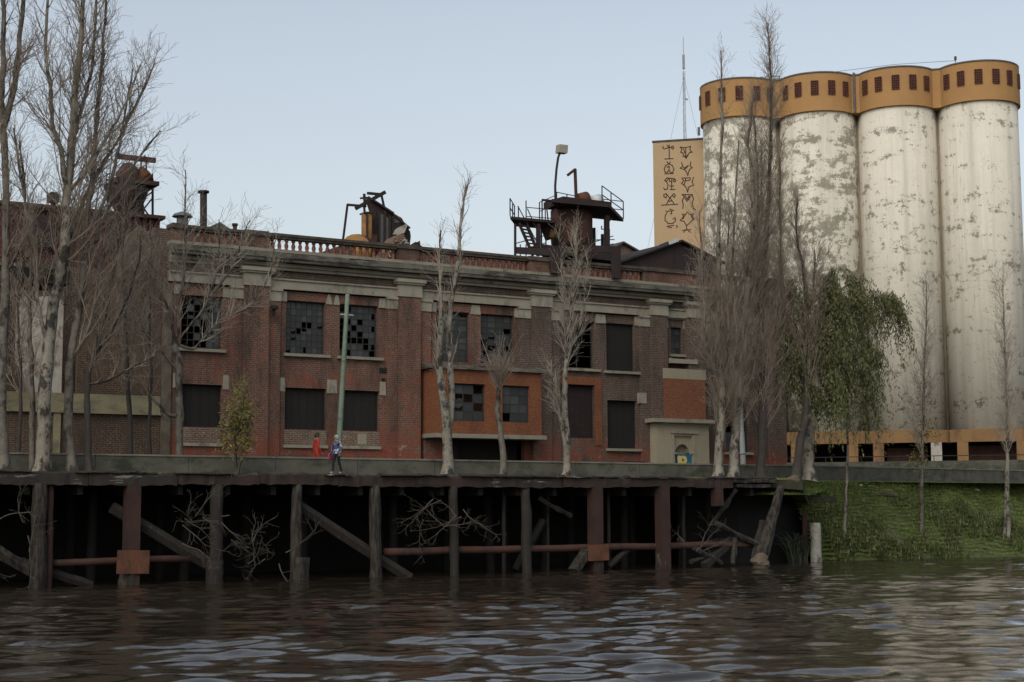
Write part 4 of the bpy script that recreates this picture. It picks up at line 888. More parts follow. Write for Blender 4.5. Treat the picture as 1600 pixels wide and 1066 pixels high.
# goalpost over the stair head
mb.bar(P(847, 313), P(847, 350), .06); mb.bar(P(847, 312.5), P(880, 316), .12); mb.bar(P(880, 316), P(880, 330), .12); mb.bar(P(853, 314), P(857, 350), .06)
mb.build('railing', MT['rust_dark'], e)
st = [P(811, 349, -1.25), P(833, 400, -1.25)]; s2 = [P(823, 352, -1.25), P(843, 400, -1.25)]
mb = MB(); mb.bar(st[0], st[1], .1, .16); mb.bar(s2[0], s2[1], .1, .16); mb.bar(P(809, 322, -1.25), P(824, 350, -1.25), .045); mb.bar(P(824, 326, -1.25), P(840, 362, -1.25), .045); mb.bar(P(824, 350, -1.25), P(842, 385, -1.25), .045); mb.build('stair_stringer', MT['rust_dark'], e)
for k in range(9):
    t = (k+.5)/9; a = Vector(st[0]).lerp(Vector(st[1]), t); b = Vector(s2[0]).lerp(Vector(s2[1]), t); mb = MB(); mb.bar(a, b, .22, .05); mb.build('stair_tread', MT['rust_dark'], e)
for x, ya, yb, w_, db in ((805, 350, 405, .11, -1.2), (841, 350, 400, .2, -1.2), (846, 352, 400, .07, .3), (948, 337, 400, .26, -1.2), (929, 356, 400, .1, .6), (926, 356, 400, .07, 0), (941, 366, 400, .13, .8), (952, 358, 395, .07, .5), (853, 352, 400, .06, -.6)):
    mb = MB(); mb.bar(P(x, ya, db), P(x, yb, db), w_, w_, (0,1,0)); mb.build('column', MT['rust_dark'], e)
mb = MB()
for y in (375, 387): mb.bar(P(926, y+4, 0), P(958, y-6, 1.2), .05); mb.bar(P(926, y, .6), P(960, y-.5, .6), .05)
for y in (381, 393): mb.bar(P(804, y, -1.2), P(852, y-13, .3), .05)
for x in (813, 822, 850): mb.bar(P(x, 382, -.9), P(x, 402, -.9), .05)
mb.bar(P(940, 358, .4), P(946, 359, .4), .05); mb.bar(P(940, 353, .4), P(940, 359, .4), .05); mb.bar(P(949, 348, -1.2), P(956, 341, -1.2), .08); mb.build('lower_railing', MT['rust_dark'], e)
mb = MB(); mb.bar(P(852, 366, -.3), P(866, 360, -.3), .5, .8); mb.build('elbow_pipe', MT['rust_dark'], e)
mb = MB(); mb.smooth = True; mb.tube([P(860, 372, -.4), P(862, 360, -.4)], .24, 10); mb.build('yellow_elbow', MT['rust_yellow'], e)
lz = P(880, 393)[2]; deck([at_z(845, -1.6, lz), at_z(952, -1.6, lz-.1), at_z(960, 1.5, lz), at_z(850, 1.5, lz)], .5, 'lower_deck')
# ducts reaching down over the parapet
mb = MB()
for x0, x1, ya, yb in ((861, 879, 398, 433), (957, 969, 394, 440)):
    a, b = Vector(P(x0, ya, -5.5)), Vector(P(x1, yb, -5.5)); mb.box(a.x, b.x, -5.6, -5.35, b.z+.15, a.z+.3); mb.bar(((a.x+b.x)/2, -5.5, a.z+.15), ((a.x+b.x)/2+.2, -1.2, a.z+.9), .55, .4)
mb.build('overflow_duct', MT['rust_dark'], e)
# floodlight
e, P = local_thing('floodlight', 6, 868, 330, 'bent pole floodlight with a pale square lamp head above the platform', 'floodlight', 15.6)
mb = MB(); mb.smooth = True; mb.tube([P(868, 400), P(868, 330), P(867.5, 290), P(869.5, 265), P(872, 247), P(874, 241), P(877, 238)], .075, 8); mb.build('pole', MT['rust_dark'], e)
mb = MB(); a, b = Vector(P(870.5, 239)), Vector(P(885, 228)); mb.add([(a.x, -.25, a.z), (b.x-.08, -.25, a.z), (b.x-.08, .2, a.z), (a.x, .2, a.z), (a.x+.08, -.2, b.z), (b.x, -.2, b.z), (b.x, .25, b.z), (a.x+.08, .25, b.z)], [(0,3,2,1),(4,5,6,7),(0,1,5,4),(1,2,6,5),(2,3,7,6),(3,0,4,7)]); mb.build('lamp_head', MT['stone_clean'], e)
# gabled sheds right
def gable(name, b, pts, roofm, wallm, depth, label, base=12):
    u0, z0 = fu(*pts[1], b); e = empty(name, FW(u0, base, b), FAC.rz, label, 'shed')
    v = [(fu(x, y, b)[0]-u0, fu(x, y, b)[1]-base) for x, y in pts]
    (a, za), (r, zr), (c, zc) = v
    mb = MB(); mb.add([(a,0,0),(c,0,0),(c,0,zc),(r,0,zr),(a,0,za),(a,depth,0),(c,depth,0),(c,depth,zc),(r,depth,zr),(a,depth,za)], [(0,1,2,3,4),(9,8,7,6,5),(0,4,9,5),(1,6,7,2)]); mb.build('wall', wallm, e)
    mb = MB(); t = .12
    for (x0, z0_), (x1, z1_) in (((a-.2, za-.04), (r, zr+.02)), ((r, zr+.02), (c+.2, zc-.04))):
        mb.add([(x0,-.3,z0_),(x1,-.3,z1_),(x1,depth+.3,z1_),(x0,depth+.3,z0_),(x0,-.3,z0_+t),(x1,-.3,z1_+t),(x1,depth+.3,z1_+t),(x0,depth+.3,z0_+t)], [(0,3,2,1),(4,5,6,7),(0,1,5,4),(1,2,6,5),(2,3,7,6),(3,0,4,7)])
    mb.build('roof', roofm, e); return e, v
gable('gabled_house', 16, [(948, 398), (971, 381), (1000, 398)], MT['coping'], worn('pink_render', (.2,.13,.09), (.14,.095,.07), 1.2, (.07,.055,.045), (1,1,.3), .5, .7), 8, 'small pinkish gabled house behind the steel platform')
e, v = gable('gabled_shed', 4.5, [(962, 414), (1062, 379), (1125, 412)], MT['rust_dark'], MT['rust_dark'], 9, 'long dark gabled metal shed at the right end of the factory roof', 15.5)
(a, za), (r, zr), (c, zc) = v
for k, t0 in enumerate((.12, .3, .62, .78)):
    x0 = a+(r-a)*t0; z0_ = za+(zr-za)*t0+.13; x1 = x0+(r-a)*.15; z1_ = z0_+(zr-za)*.15
    mb = MB(); mb.add([(x0,-.34,z0_-.02),(x1,-.34,z1_-.02),(x1,-.34,z1_+.22),(x0,-.34,z0_+.2)], [(0,1,2,3)]); 
    if k > 1: mb.build('skylight_panel', MT['glass_light'] if k == 2 else MT['white_metal'], e)
# low parapet roof pipes
mb = MB(); 
# wall floodlight on the pilaster
o = MB(); o.box(.0, .32, -.75, -.42, 12.95, 13.12); o.box(.1, .2, -.6, -.42, 12.6, 12.95); e = empty('wall_lamp', FAC.w(-.15, 12.6, .43), FAC.rz, 'small wall lamp fixed to the brick pilaster right of the forked tree', 'lamp'); o.build('lamp_housing', MT['rust_dark'], e, move=(-.0, -.43, 12.6))

# ------------------------------------------------------------------ grain silos
SC0 = Vector((19.72, 132.0, 0)); SD = Vector((6.33, -1.58, 0)); SP = SD.length; sdir = SD.normalized(); snrm = Vector((sdir.y, -sdir.x, 0))
if snrm.y > 0: snrm = -snrm
SZG, ZB0, ZB1, ZC0, ZC1 = 6.5, 8.15, 9.15, 35.75, 38.95
silo = empty('grain_silos', SC0 + SD*1.5 + Vector((0, 0, SZG)), math.atan2(sdir.y, sdir.x), 'row of four tall whitewashed grain silos under an ochre crown', 'silo')
so_x = [(k-1.5)*SP for k in range(4)]
RS, RC = 3.2, 3.4
for k, x in enumerate(so_x):
    n, m = 40, 10
    mb = MB(); mb.smooth = True
    mb.tube([(x, 0, ZB1-.03-SZG), (x, 0, (ZB1+ZC0)/2-SZG), (x, 0, ZC0-SZG+.1)], RS, 48)
    mb.build('silo_shaft', MT[f'silo{k}'], silo)
# crown: scalloped outline
out = []
A = R(60)
for k, x in enumerate(so_x):
    a0 = -A if k else -R(100); a1 = A if k < 3 else R(100)
    for a in np.linspace(a0, a1, 25 if 0 < k < 3 else 33): out.append((x+RC*math.sin(a), -RC*math.cos(a)))
ro = list(out); back_o = [(x, -y) for x, y in out[::-1]]
ring = ro + back_o; n = len(ring)
mb = MB(); mb.smooth = False
for i in range(n):
    (x0, y0), (x1, y1) = ring[i], ring[(i+1)%n]
    mb.quad((x0,y0,ZC0-SZG),(x1,y1,ZC0-SZG),(x1,y1,ZC1-SZG),(x0,y0,ZC1-SZG))
mb.add([(x, y, ZC0-SZG) for x, y in ring], [tuple(range(n))[::-1]]); mb.add([(x, y, ZC1-SZG) for x, y in ring], [tuple(range(n))])
mb.build('crown', MT['ochre'], silo)
mb = MB()
for i in range(len(ro)-1):
    (x0, y0), (x1, y1) = ro[i], ro[i+1]; s_ = 1.012
    mb.add([(x0,y0-.08,ZC1-SZG),(x1,y1-.08,ZC1-SZG),(x1,y1+.1,ZC1-SZG),(x0,y0+.1,ZC1-SZG),(x0,y0-.08,ZC1-SZG+.1),(x1,y1-.08,ZC1-SZG+.1),(x1,y1+.1,ZC1-SZG+.1),(x0,y0+.1,ZC1-SZG+.1)], [(4,5,6,7),(0,1,5,4),(2,3,7,6),(0,3,2,1)])
mb.build('crown_coping', MT['grey_metal'], silo)
# crown windows with grilles
for k, x in enumerate(so_x):
    angs = [-46, -23.5, 0, 23.5, 46] if k else [-74, -46, -20, 5, 30, 52]
    if k == 3: angs = [-46, -23.5, 0, 23.5, 46, 72]
    for a in angs:
        a = R(a); c = Vector((x+(RC+.0)*math.sin(a), -(RC+.0)*math.cos(a), 0)); t = Vector((math.cos(a), math.sin(a), 0)); nn = Vector((math.sin(a), -math.cos(a), 0))
        z0, z1, hw = 37.1-SZG, 38.25-SZG, .29
        mb = MB(); P_ = lambda s, z, o_: c + t*s + nn*o_ + Vector((0, 0, z))
        mb.add([P_(-hw,z0,.03),P_(hw,z0,.03),P_(hw,z1,.03),P_(-hw,z1,.03)], [(0,1,2,3)]); wo = mb.build('window', MT['dark'], silo)
        mb = MB()
        for i in range(5): s = -hw+2*hw*i/4; mb.bar(P_(s,z0,.06), P_(s,z1,.06), .055, .05)
        for i in range(7): z = z0+(z1-z0)*i/6; mb.bar(P_(-hw,z,.07), P_(hw,z,.07), .055, .06)
        mb.build('grille', MT['brown_grid'], wo)
# gaps between shafts: tubes whose brown carries the gap's shading; one crown drain pipe
for k in range(3):
    xm = (so_x[k]+so_x[k+1])/2
    mb = MB(); mb.smooth = True; mb.tube([(xm, -.1, ZB0-SZG), (xm, -.1, ZC0-SZG)], .3 , 12); mb.build('joint_wall', MT['joint_shade'], silo)
mb = MB(); mb.tube([((so_x[1]+so_x[2])/2-.1, -RC*math.cos(A)-.1, ZC0-SZG), ((so_x[1]+so_x[2])/2-.1, -RC*math.cos(A)-.1, ZC1-SZG+.2)], .1, 8); mb.build('drain_pipe', MT['grey_metal'], silo)
# base beam: faceted, on pillars
for k, x in enumerate(so_x):
    hw = 2.25; mb = MB(); f = [(x-hw-.98, -2.7), (x-hw, -3.34), (x+hw, -3.34), (x+hw+.98, -2.7)]
    for (xa, ya), (xb, yb) in zip(f, f[1:]):
        mb.add([(xa,ya,ZB0-SZG),(xb,yb,ZB0-SZG),(xb,yb,ZB1-SZG),(xa,ya,ZB1-SZG),(xa,ya+.6,ZB0-SZG),(xb,yb+.6,ZB0-SZG),(xb,yb+.6,ZB1-SZG),(xa,ya+.6,ZB1-SZG)], [(0,1,2,3),(3,2,6,7),(0,4,5,1),(4,7,6,5)])
    mb.build('base_beam', MT['ochre_base'], silo)
    for s in (-1, 1):
        mb = MB(); mb.box(x+s*(hw-.0)-.42, x+s*hw+.42, -3.31, -2.4, -1, ZB0-SZG-.003); mb.build('pillar', MT['ochre_base'] if (k, s) != (2, 1) else MT['plaster'], silo)
mb = MB(); mb.box(so_x[0]-3, so_x[3]+3, .5, 1.0, -1, ZB1-SZG); mb.box(so_x[0]-3, so_x[3]+3, -1.8, .5, ZB1-SZG-.3, ZB1-SZG-.1); mb.build('undercroft', MT['mud_shade'], silo)
for bx_ in ((so_x[1]-2.1, so_x[1]-1.4, -2.4, -2.0, -1, 1.1), (so_x[2]-1.6, so_x[2]+1.6, -1.6, -1.3, -1, 1.3), (so_x[3]-1.8, so_x[3]+3, -1.4, -1.2, -1, 1.4)):
    mb = MB(); mb.box(*bx_); mb.build('inner_wall', MT['beige'] if bx_[5] == 1.1 else MT['rust'], silo)
# roof bits
mb = MB(); x0 = (so_x[0]+so_x[1])/2-1.6
for i in range(6): mb.bar((x0+.32*i, 1.5, ZC1-SZG), (x0+.32*i, 1.5, ZC1-SZG+1.3), .05)
for z in (.9, 1.05, 1.3): mb.bar((x0, 1.5, ZC1-SZG+z), (x0+1.6, 1.5, ZC1-SZG+z), .05)
for i in range(2): mb.bar((x0+1.6*i, 1.5, ZC1-SZG+1.3), (x0+1.6*i, 3.0, ZC1-SZG+1.3), .06); mb.bar((x0+1.6*i, 3, ZC1-SZG), (x0+1.6*i, 3, ZC1-SZG+1.3), .06)
mb.build('ladder_cage', MT['grey_metal'], silo)
mb = MB(); mb.bar((so_x[3]-1.7, -2.4, ZC1-SZG), (so_x[3]-1.7, -2.4, ZC1-SZG+.5), .05); mb.tube([(so_x[3]-1.7, -2.4, ZC1-SZG+.5), (so_x[3]-1.7, -2.4, ZC1-SZG+.8)], .1, 8); mb.build('warning_lamp', MT['brown_grid'], silo)
mb = MB(); mb.tube([(so_x[3]-1.7, -2.4, ZC1-SZG+.45), (so_x[2], -2.4, ZC1-SZG+.5), (so_x[0]+3, -1, ZC1-SZG+.35)], .018, 4); mb.build('cable', MT['grey_metal'], silo)
mb = MB(); mb.bar((so_x[0]-3.45, -1.0, ZC0-SZG-.9), (so_x[0]-3.45, -1.0, ZC0-SZG-.2), .2); mb.build('bracket', MT['grey_metal'], silo)
# raised yard in front of the silos
mb = MB(); e0 = SC0+SD*-.8+snrm*9.0; e1 = SC0+SD*6+snrm*9.0; bk_ = -snrm*40
mb.quad((*e0.xy, SZG), (*e1.xy, SZG), (*(e1+bk_).xy, SZG), (*(e0+bk_).xy, SZG)); mb.quad((*e0.xy, ZG-.1), (*e1.xy, ZG-.1), (*e1.xy, SZG), (*e0.xy, SZG)); mb.quad((*(e0+bk_).xy, ZG-.1), (*e0.xy, ZG-.1), (*e0.xy, SZG), (*(e0+bk_).xy, SZG))
o = mb.build('loading_yard', MT['concrete']); tag(o, kind='structure')
rl = empty('yard_railing', e0 + Vector((0, 0, SZG)), math.atan2(sdir.y, sdir.x), 'thin dark railing along the raised yard in front of the silos', 'railing')
mb = MB(); mb.bar((4, 0, .38), (40, 0, .38), .06); mb.build('rail', MT['rust_dark'], rl)
for i in range(14):
    mb = MB(); mb.bar((4+i*2.7, 0, 0), (4+i*2.7, 0, .38), .06); mb.build('rail_post', MT['rust_dark'], rl)
# beige elevator tower with graffiti
TY = 134.0
ta = at(1020, 223, TY); TWL = Line((ta.x, TY, 0), 104.2); tz = ta.z; wdt = TWL.uz(1100, 222)[0]+.4
tw = empty('elevator_tower', (ta.x, TY, ZG), TWL.rz, 'plain beige tower painted with two columns of black lettering', 'tower')
mb = MB(); mb.box(0, wdt, 0, 6, 0, tz-ZG); mb.build('wall', MT['tower'], tw)
mb = MB(); mb.box(-.06, wdt+.06, -.06, 6.06, tz-ZG, tz-ZG+.15); mb.build('coping', MT['coping'], tw)
G = [[(175,140),(172,150),(182,160),(200,155),(218,148),(235,150),(248,160),(256,150),(248,138),(238,142)],[(220,148),(222,235)],[(190,235),(250,233)],[(205,130),(220,148),(222,130)],
 [(205,258),(218,272),(230,258)],[(218,272),(195,285),(183,310),(190,335),(205,338),(218,320),(222,300),(218,290),(205,300)],[(218,272),(245,285),(257,312),(248,338),(235,340),(222,325)],[(188,348),(252,345)],
 [(190,395),(205,378),(218,382),(200,405),(185,400)],[(200,405),(212,432),(208,462),(188,468),(180,455)],[(220,380),(262,385),(272,398),(262,410),(250,400),(258,392)],[(240,385),(240,465)],[(225,440),(255,440)],[(228,467),(265,465)],[(222,385),(224,405),(238,408)],
 [(200,530),(182,522),(180,505),(195,498),(206,510),(198,520)],[(200,500),(225,532),(255,498),(268,508),(260,526),(248,516)],[(225,530),(200,580)],[(228,530),(262,580)],[(165,585),(285,578)],[(215,555),(240,553)],
 [(195,630),(240,630),(240,650),(232,650)],[(225,615),(255,625)],[(205,640),(190,665),(190,700),(215,725),(250,722),(270,700),(265,680),(250,690)],[(205,745),(255,738)],[(215,752),(240,755)],[(275,740),(284,745),(278,755)],
 [(305,145),(318,160),(308,185),(325,190),(335,215),(350,230),(362,205),(378,185),(395,185),(378,165),(382,140),(345,150),(305,145)],[(345,150),(348,225)],[(330,160),(340,190)],[(325,215),(362,212)],
 [(315,265),(325,290),(305,305),(335,315),(350,330),(362,360),(372,320),(395,300),(380,290),(385,258)],[(340,300),(365,285),(345,310),(330,300)],
 [(318,380),(330,400),(315,420),(335,435),(352,455),(360,485),(372,445),(405,435),(395,405),(405,375)],[(325,380),(380,378),(378,395),(340,402)],[(345,385),(335,430)],
 [(320,505),(335,520),(320,550),(328,580),(325,610)],[(320,505),(395,505),(355,555),(325,510)],[(340,508),(355,540),(372,515),(370,545)],[(395,505),(405,540),(395,570),(405,610),(420,620)],
 [(318,650),(330,670),(305,700),(335,710),(352,740),(354,770)],[(354,740),(385,710),(410,690),(395,665),(405,650)],[(330,655),(345,655),(360,635),(375,655),(400,652)],[(340,660),(325,690)],[(385,660),(398,690)],[(320,775),(385,770)],[(330,790),(354,765),(378,790)]]
mb = MB()
for st_ in G:
    pp = [TWL.uz(1000+x/4.845, 200+y/4.845) for x, y in st_]
    pp = [Vector((u_, -.012, z_-ZG)) for u_, z_ in pp]
    for a, b in zip(pp, pp[1:]):
        d = (b-a).normalized(); s_ = Vector((-d.z, 0, d.x))*.042; e_ = d*.04
        mb.add([a-s_-e_, b-s_+e_, b+s_+e_, a+s_-e_], [(0,1,2,3)])
mb.build('graffiti', MT['ink'], tw)
# antenna mast
MY = 150.0
b0, t0 = at(1072, 300, MY), at(1067.5, 58, MY)
ma = empty('antenna_mast', (b0.x, MY, ZG), 0, 'slender guyed lattice antenna mast rising behind the beige tower', 'mast')
hx = t0.x-b0.x; H = t0.z-ZG
mb = MB()
for s in ((-.14, -.1), (.14, -.1), (0, .15)): mb.bar((s[0]-.25, s[1], 0), (hx+s[0]*.7, s[1]*.7, H-3.5), .045)
for i in range(60):
    z = (H-3.5)*i/60; x = -.25+(hx+.25)*z/(H-3.5); mb.bar((x-.13, -.1, z), (x+.13, -.1, z+.5), .03)
mb.build('lattice', MT['mast'], ma)
mb = MB(); mb.bar((hx, 0, H-3.5), (hx, 0, H), .05); mb.bar((hx, 0, H-3.2), (hx, 0, H-1.8), .22); mb.bar((hx+.05, 0, H-6.2), (hx+.35, 0, H-6.3), .12); mb.build('antenna', MT['mast'], ma)
mb = MB()
for z in (H-4, H*.7):
    for gx, gy in ((-9, 2), (9, 2), (0, -8)): mb.tube([(hx*z/H, 0, z), (gx, gy, 0)], .014, 4)
mb.build('guy_wire', MT['mast'], ma)

# ------------------------------------------------------------------ poles
def pole(name, p0, p1, r0, r1, mat, label, extra=None):
    e = empty(name, p0, 0, label, 'pole'); mb = MB(); mb.smooth = True; p0 = Vector(p0); p1 = Vector(p1)
    mb.tube([Vector((0, 0, 0)).lerp(p1-p0, i/6) for i in range(7)], [r0+(r1-r0)*i/6 for i in range(7)], 10); mb.build('shaft', mat, e); return e
u, z = DECK.uz(532, 690, -3.3); u2, z2 = DECK.uz(543, 460, -3.3)
p0 = DECK.w(u-.15, ZG+.12, -3.3); p1 = DECK.w(u2, z2, -3.3)
e = pole('utility_pole', p0, p1, .14, .095, MT['pole_green'], 'leaning pale green utility pole standing before the factory windows')
d = p1-p0; mb = MB(); c = d*.885; mb.bar(c-DECK.d*.3, c+DECK.d*.35, .04, .04); mb.build('crossarm', MT['white_metal'], e)
mb = MB(); mb.tube([d*.35+DECK.n*.13, d*.35+DECK.n*.13+Vector((0,0,.1))], .03, 6); mb.tube([d*.3, d*.3+d.normalized()*.06], .15, 10); mb.tube([d*.62, d*.62+d.normalized()*.06], .13, 10); mb.build('pole_band', MT['grey_metal'], e)
u, z = DECK.uz(1161, 718, -3.6); u2, z2 = DECK.uz(1149, 455, -3.6)
p0 = DECK.w(u+.02, ZG+.12, -3.6); p1 = DECK.w(u2, z2, -3.6)
e = pole('white_pole', p0, p1, .16, .07, MT['white_metal'], 'white painted pole standing among the trunks of the dense poplars'); d = p1-p0
mb = MB(); mb.tube([d*.125, d*.13], .165, 10); mb.build('pole_band', MT['rust_dark'], e)

# ------------------------------------------------------------------ trees
def vperp(t):
    a = Vector((random.gauss(0, 1), random.gauss(0, 1), random.gauss(0, 1))); a -= t*a.dot(t); return a.normalized()
def path(p, d, L, n, wander, upb):
    pts = [p]; d = d.normalized(); st = L/n
    for i in range(n):
        d = (d + Vector((random.gauss(0, wander), random.gauss(0, wander), random.gauss(0, wander*.6)+upb))).normalized()
        p = p + d*st; pts.append(p)
    return pts
def branch(lines, pts, rads, lvl, sp):
    """children along a parent polyline"""
    s = sp[lvl]; n = len(pts)-1
    tot = sum((b-a).length for a, b in zip(pts, pts[1:]))
    cnt = max(1, int(s['den']*tot*random.uniform(.85, 1.15))) if 'den' in s else s['n']
    for k in range(cnt):
        t = s['t0']+(1-s['t0'])*((k+random.random())/cnt)
        x = t*n; i = min(int(x), n-1); f = x-i
        p = pts[i].lerp(pts[i+1], f); r = rads[i]*(1-f)+rads[i+1]*f; tg = (pts[i+1]-pts[i]).normalized()
        a = R(random.uniform(*s['ang'])); d = tg*math.cos(a)+vperp(tg)*math.sin(a)
        L = s['len']*random.uniform(.55, 1.2)*(1-s.get('tap', .5)*t)
        r0 = min(r*.62, s['r']*random.uniform(.7, 1.15))
        m = s['seg']; q = path(p, d, L, m, s.get('wan', .12), s.get('up', .1))
        rr = [max(r0*(1-.75*j/m), .0058) for j in range(m+1)]
        lines[lvl].append(([tuple(v) for v in q], rr))
        if lvl+1 < len(sp): branch(lines, q, rr, lvl+1, sp)
SP_POP = [dict(den=3.2, t0=.12, ang=(22, 50), len=3.2, tap=.6, r=.036, seg=5, up=.10, wan=.08), dict(den=4.2, t0=.12, ang=(22, 50), len=1.25, tap=.4, r=.016, seg=3, up=.10), dict(den=4.6, t0=.1, ang=(20, 55), len=.55, tap=.2, r=.010, seg=2, up=.1)]
def tree(name, label, base, trunks, sp, bark, twig, group=None, extra=None):
    """trunks: list of (points, r0, r1); the crown grows from them"""
    base = Vector(base); e = empty(name, base, 0, label, 'tree', group)
    tl = []; lines = {0: [], 1: [], 2: []}
    for pts, r0, r1, grow in trunks:
        pts = [Vector(p_)-base for p_ in pts]
        fine = []
        for i in range(len(pts)-1):       # smooth + subdivide
            p0_, p1_, p2_, p3_ = pts[max(i-1, 0)], pts[i], pts[i+1], pts[min(i+2, len(pts)-1)]
            for k in range(4):
                t = k/4; fine.append(.5*((2*p1_)+(p2_-p0_)*t+(2*p0_-5*p1_+4*p2_-p3_)*t*t+(3*p1_-p0_-3*p2_+p3_)*t**3))
        fine.append(pts[-1]); m = len(fine)-1
        rr = [r1+(r0-r1)*(1-j/m)**.9 for j in range(m+1)]
        if abs(pts[0].z) < .2: rr[0] *= 1.5; rr[1] *= 1.15
        fine = [p_+Vector((random.gauss(0, .02), random.gauss(0, .02), 0)) for p_ in fine]
        tl.append(([tuple(p_) for p_ in fine], rr))
        if grow:
            s2 = [dict(sp[0], **grow)]+sp[1:] if isinstance(grow, dict) else sp
            branch(lines, fine, rr, 0, s2)
    V, Q = tubes_np(tl, 9); V = V + rng.normal(0, .012, V.shape)
    link('trunk', mesh_np('trunk', V, Q, bark), e)
    VV, QQ, b = [], [], 0
    for lv, sd_ in ((0, 5), (1, 3), (2, 3)):
        if lines[lv]: v_, q_ = tubes_np(lines[lv], sd_); VV.append(v_); QQ.append(q_+b); b += len(v_)
    if VV: link('crown', mesh_np('crown', np.concatenate(VV), np.concatenate(QQ), twig), e)
    return e, tl, lines
def leaves(name, pts, size, n, mat, parent, spread, hang=0, base=Vector((0, 0, 0)), asp=.35):
    P = np.repeat(np.array([tuple(p_) for p_ in pts]), n, axis=0); m = len(P); P = P + rng.normal(0, spread, (m, 3))
    d = rng.normal(0, 1, (m, 3)); d[:, 2] -= hang; d /= np.linalg.norm(d, axis=1, keepdims=True)
    x = np.cross(d, rng.normal(0, 1, (m, 3))); x /= np.linalg.norm(x, axis=1, keepdims=True)+1e-9
    s = (size*rng.uniform(.6, 1.3, m))[:, None]
    V = np.stack([P, P+d*s*.5+x*s*asp*.5, P+d*s, P+d*s*.5-x*s*asp*.5], 1).reshape(-1, 3)
    return link(name, mesh_np(name, V, np.arange(m*4).reshape(-1, 4), mat, smooth=False), parent)
def dk(px, py, out): u, z = DECK.uz(px, py, out); return DECK.w(u, z, out)
def dpath(pp, out, base=True, jy=.25):
    r = []
    for i, (x, y) in enumerate(pp):
        p_ = dk(x, y, out) + DECK.n*(jit(jy) if i else 0)
        if i == 0 and base: p_.z = ZG-.05
        r.append(p_)
    return r
def var(sp, **kw):
    s = [dict(x) for x in sp]
    for k, v in kw.items():
        i, nm = int(k[1]), k[3:]; s[i][nm] = v
    return s

# T0 at the left edge
b_ = dpath([(7, 738), (3, 660), (6, 560), (9, 420), (7, 300), (7, 197)], -1.3)
t1 = [b_[-1]]+dpath([(2, 158), (3, 80), (4, -40), (5, -160)], -1.3, False); t2 = [b_[-1]]+dpath([(20, 146), (28, 98), (36, 0), (40, -120)], -1.3, False)
tree('bare_tree', 'bare pale barked tree cut by the left edge of the photo', b_[0], [(b_, .19, .13, dict(t0=.62, den=1.6)), (t1, .13, .06, True), (t2, .13, .06, True), ([b_[3], dk(25, 400, -1.3), dk(40, 330, -1.3), dk(30, 220, -1.3)], .09, .03, True)], var(SP_POP, l0_len=2.4, l0_den=2.2), MT['bark_grey'], MT['twig'])
# T1 tallest
b_ = dpath([(66, 740), (67, 680), (68, 610), (78, 540), (86, 470), (98, 390), (106, 300), (112, 220), (117, 140), (124, 60), (130, -40), (134, -140)], -1.2)
l1 = [b_[6]]+dpath([(94, 235), (82, 190), (75, 130), (74, 60), (78, -60)], -1.0, False)
l2 = [b_[4]]+dpath([(118, 350), (138, 300), (165, 250), (192, 205), (220, 150), (245, 95)], -1.6, False)
l3 = [b_[7]]+dpath([(122, 190), (138, 130), (148, 50), (150, -60)], -1.4, False)
l4 = [b_[3]]+dpath([(60, 480), (55, 400), (40, 330), (28, 260), (20, 200)], -1.2, False)
l5 = [b_[6]]+dpath([(135, 268), (168, 215), (200, 155), (222, 100)], -.9, False)
tree('bare_poplar', 'tallest bare tree with a forked pale trunk near the left edge', b_[0], [(b_, .31, .045, dict(t0=.40, den=3.2, len=4.2)), (l1, .11, .04, True), (l2, .11, .025, True), (l3, .1, .03, True), (l4, .08, .025, True), (l5, .09, .02, True)],
     var(SP_POP, l0_den=3.0, l0_len=3.0, l0_r=.03, l1_den=3.6, l2_den=4), MT['bark_pale'], MT['twig'])
# T2 beside it
b_ = dpath([(112, 738), (110, 640), (112, 560), (120, 500), (126, 440), (133, 370), (140, 300), (147, 240), (154, 170), (160, 90), (166, -20)], -1.5)
l2 = [b_[4]]+dpath([(150, 375), (170, 330), (190, 290), (215, 250), (250, 205)], -1.9, False)
l3 = [b_[5]]+dpath([(160, 320), (178, 260), (195, 190), (205, 110)], -1.2, False)
l4 = [b_[2]]+dpath([(132, 530), (145, 480), (152, 420), (165, 370)], -1.2, False)
tree('bare_poplar', 'bare tree with a dark lower trunk right of the tallest poplar', b_[0], [(b_, .19, .035, dict(t0=.33, den=2.8)), (l2, .085, .02, True), (l3, .085, .02, True), (l4, .07, .02, True)], var(SP_POP, l0_len=2.7, l0_den=2.6, l0_r=.03, l1_den=3.4, l2_den=4), MT['bark_grey'], MT['twig'])
# slim stem behind T1
b_ = dpath([(50, 738), (49, 660), (48, 560), (46, 470), (50, 400)], -1.7)
tree('bare_tree', 'slim bare sapling just left of the tallest poplar trunk', b_[0], [(b_, .13, .04, dict(t0=.4))], var(SP_POP, l0_len=1.6, l0_den=2), MT['bark_grey'], MT['twig'])
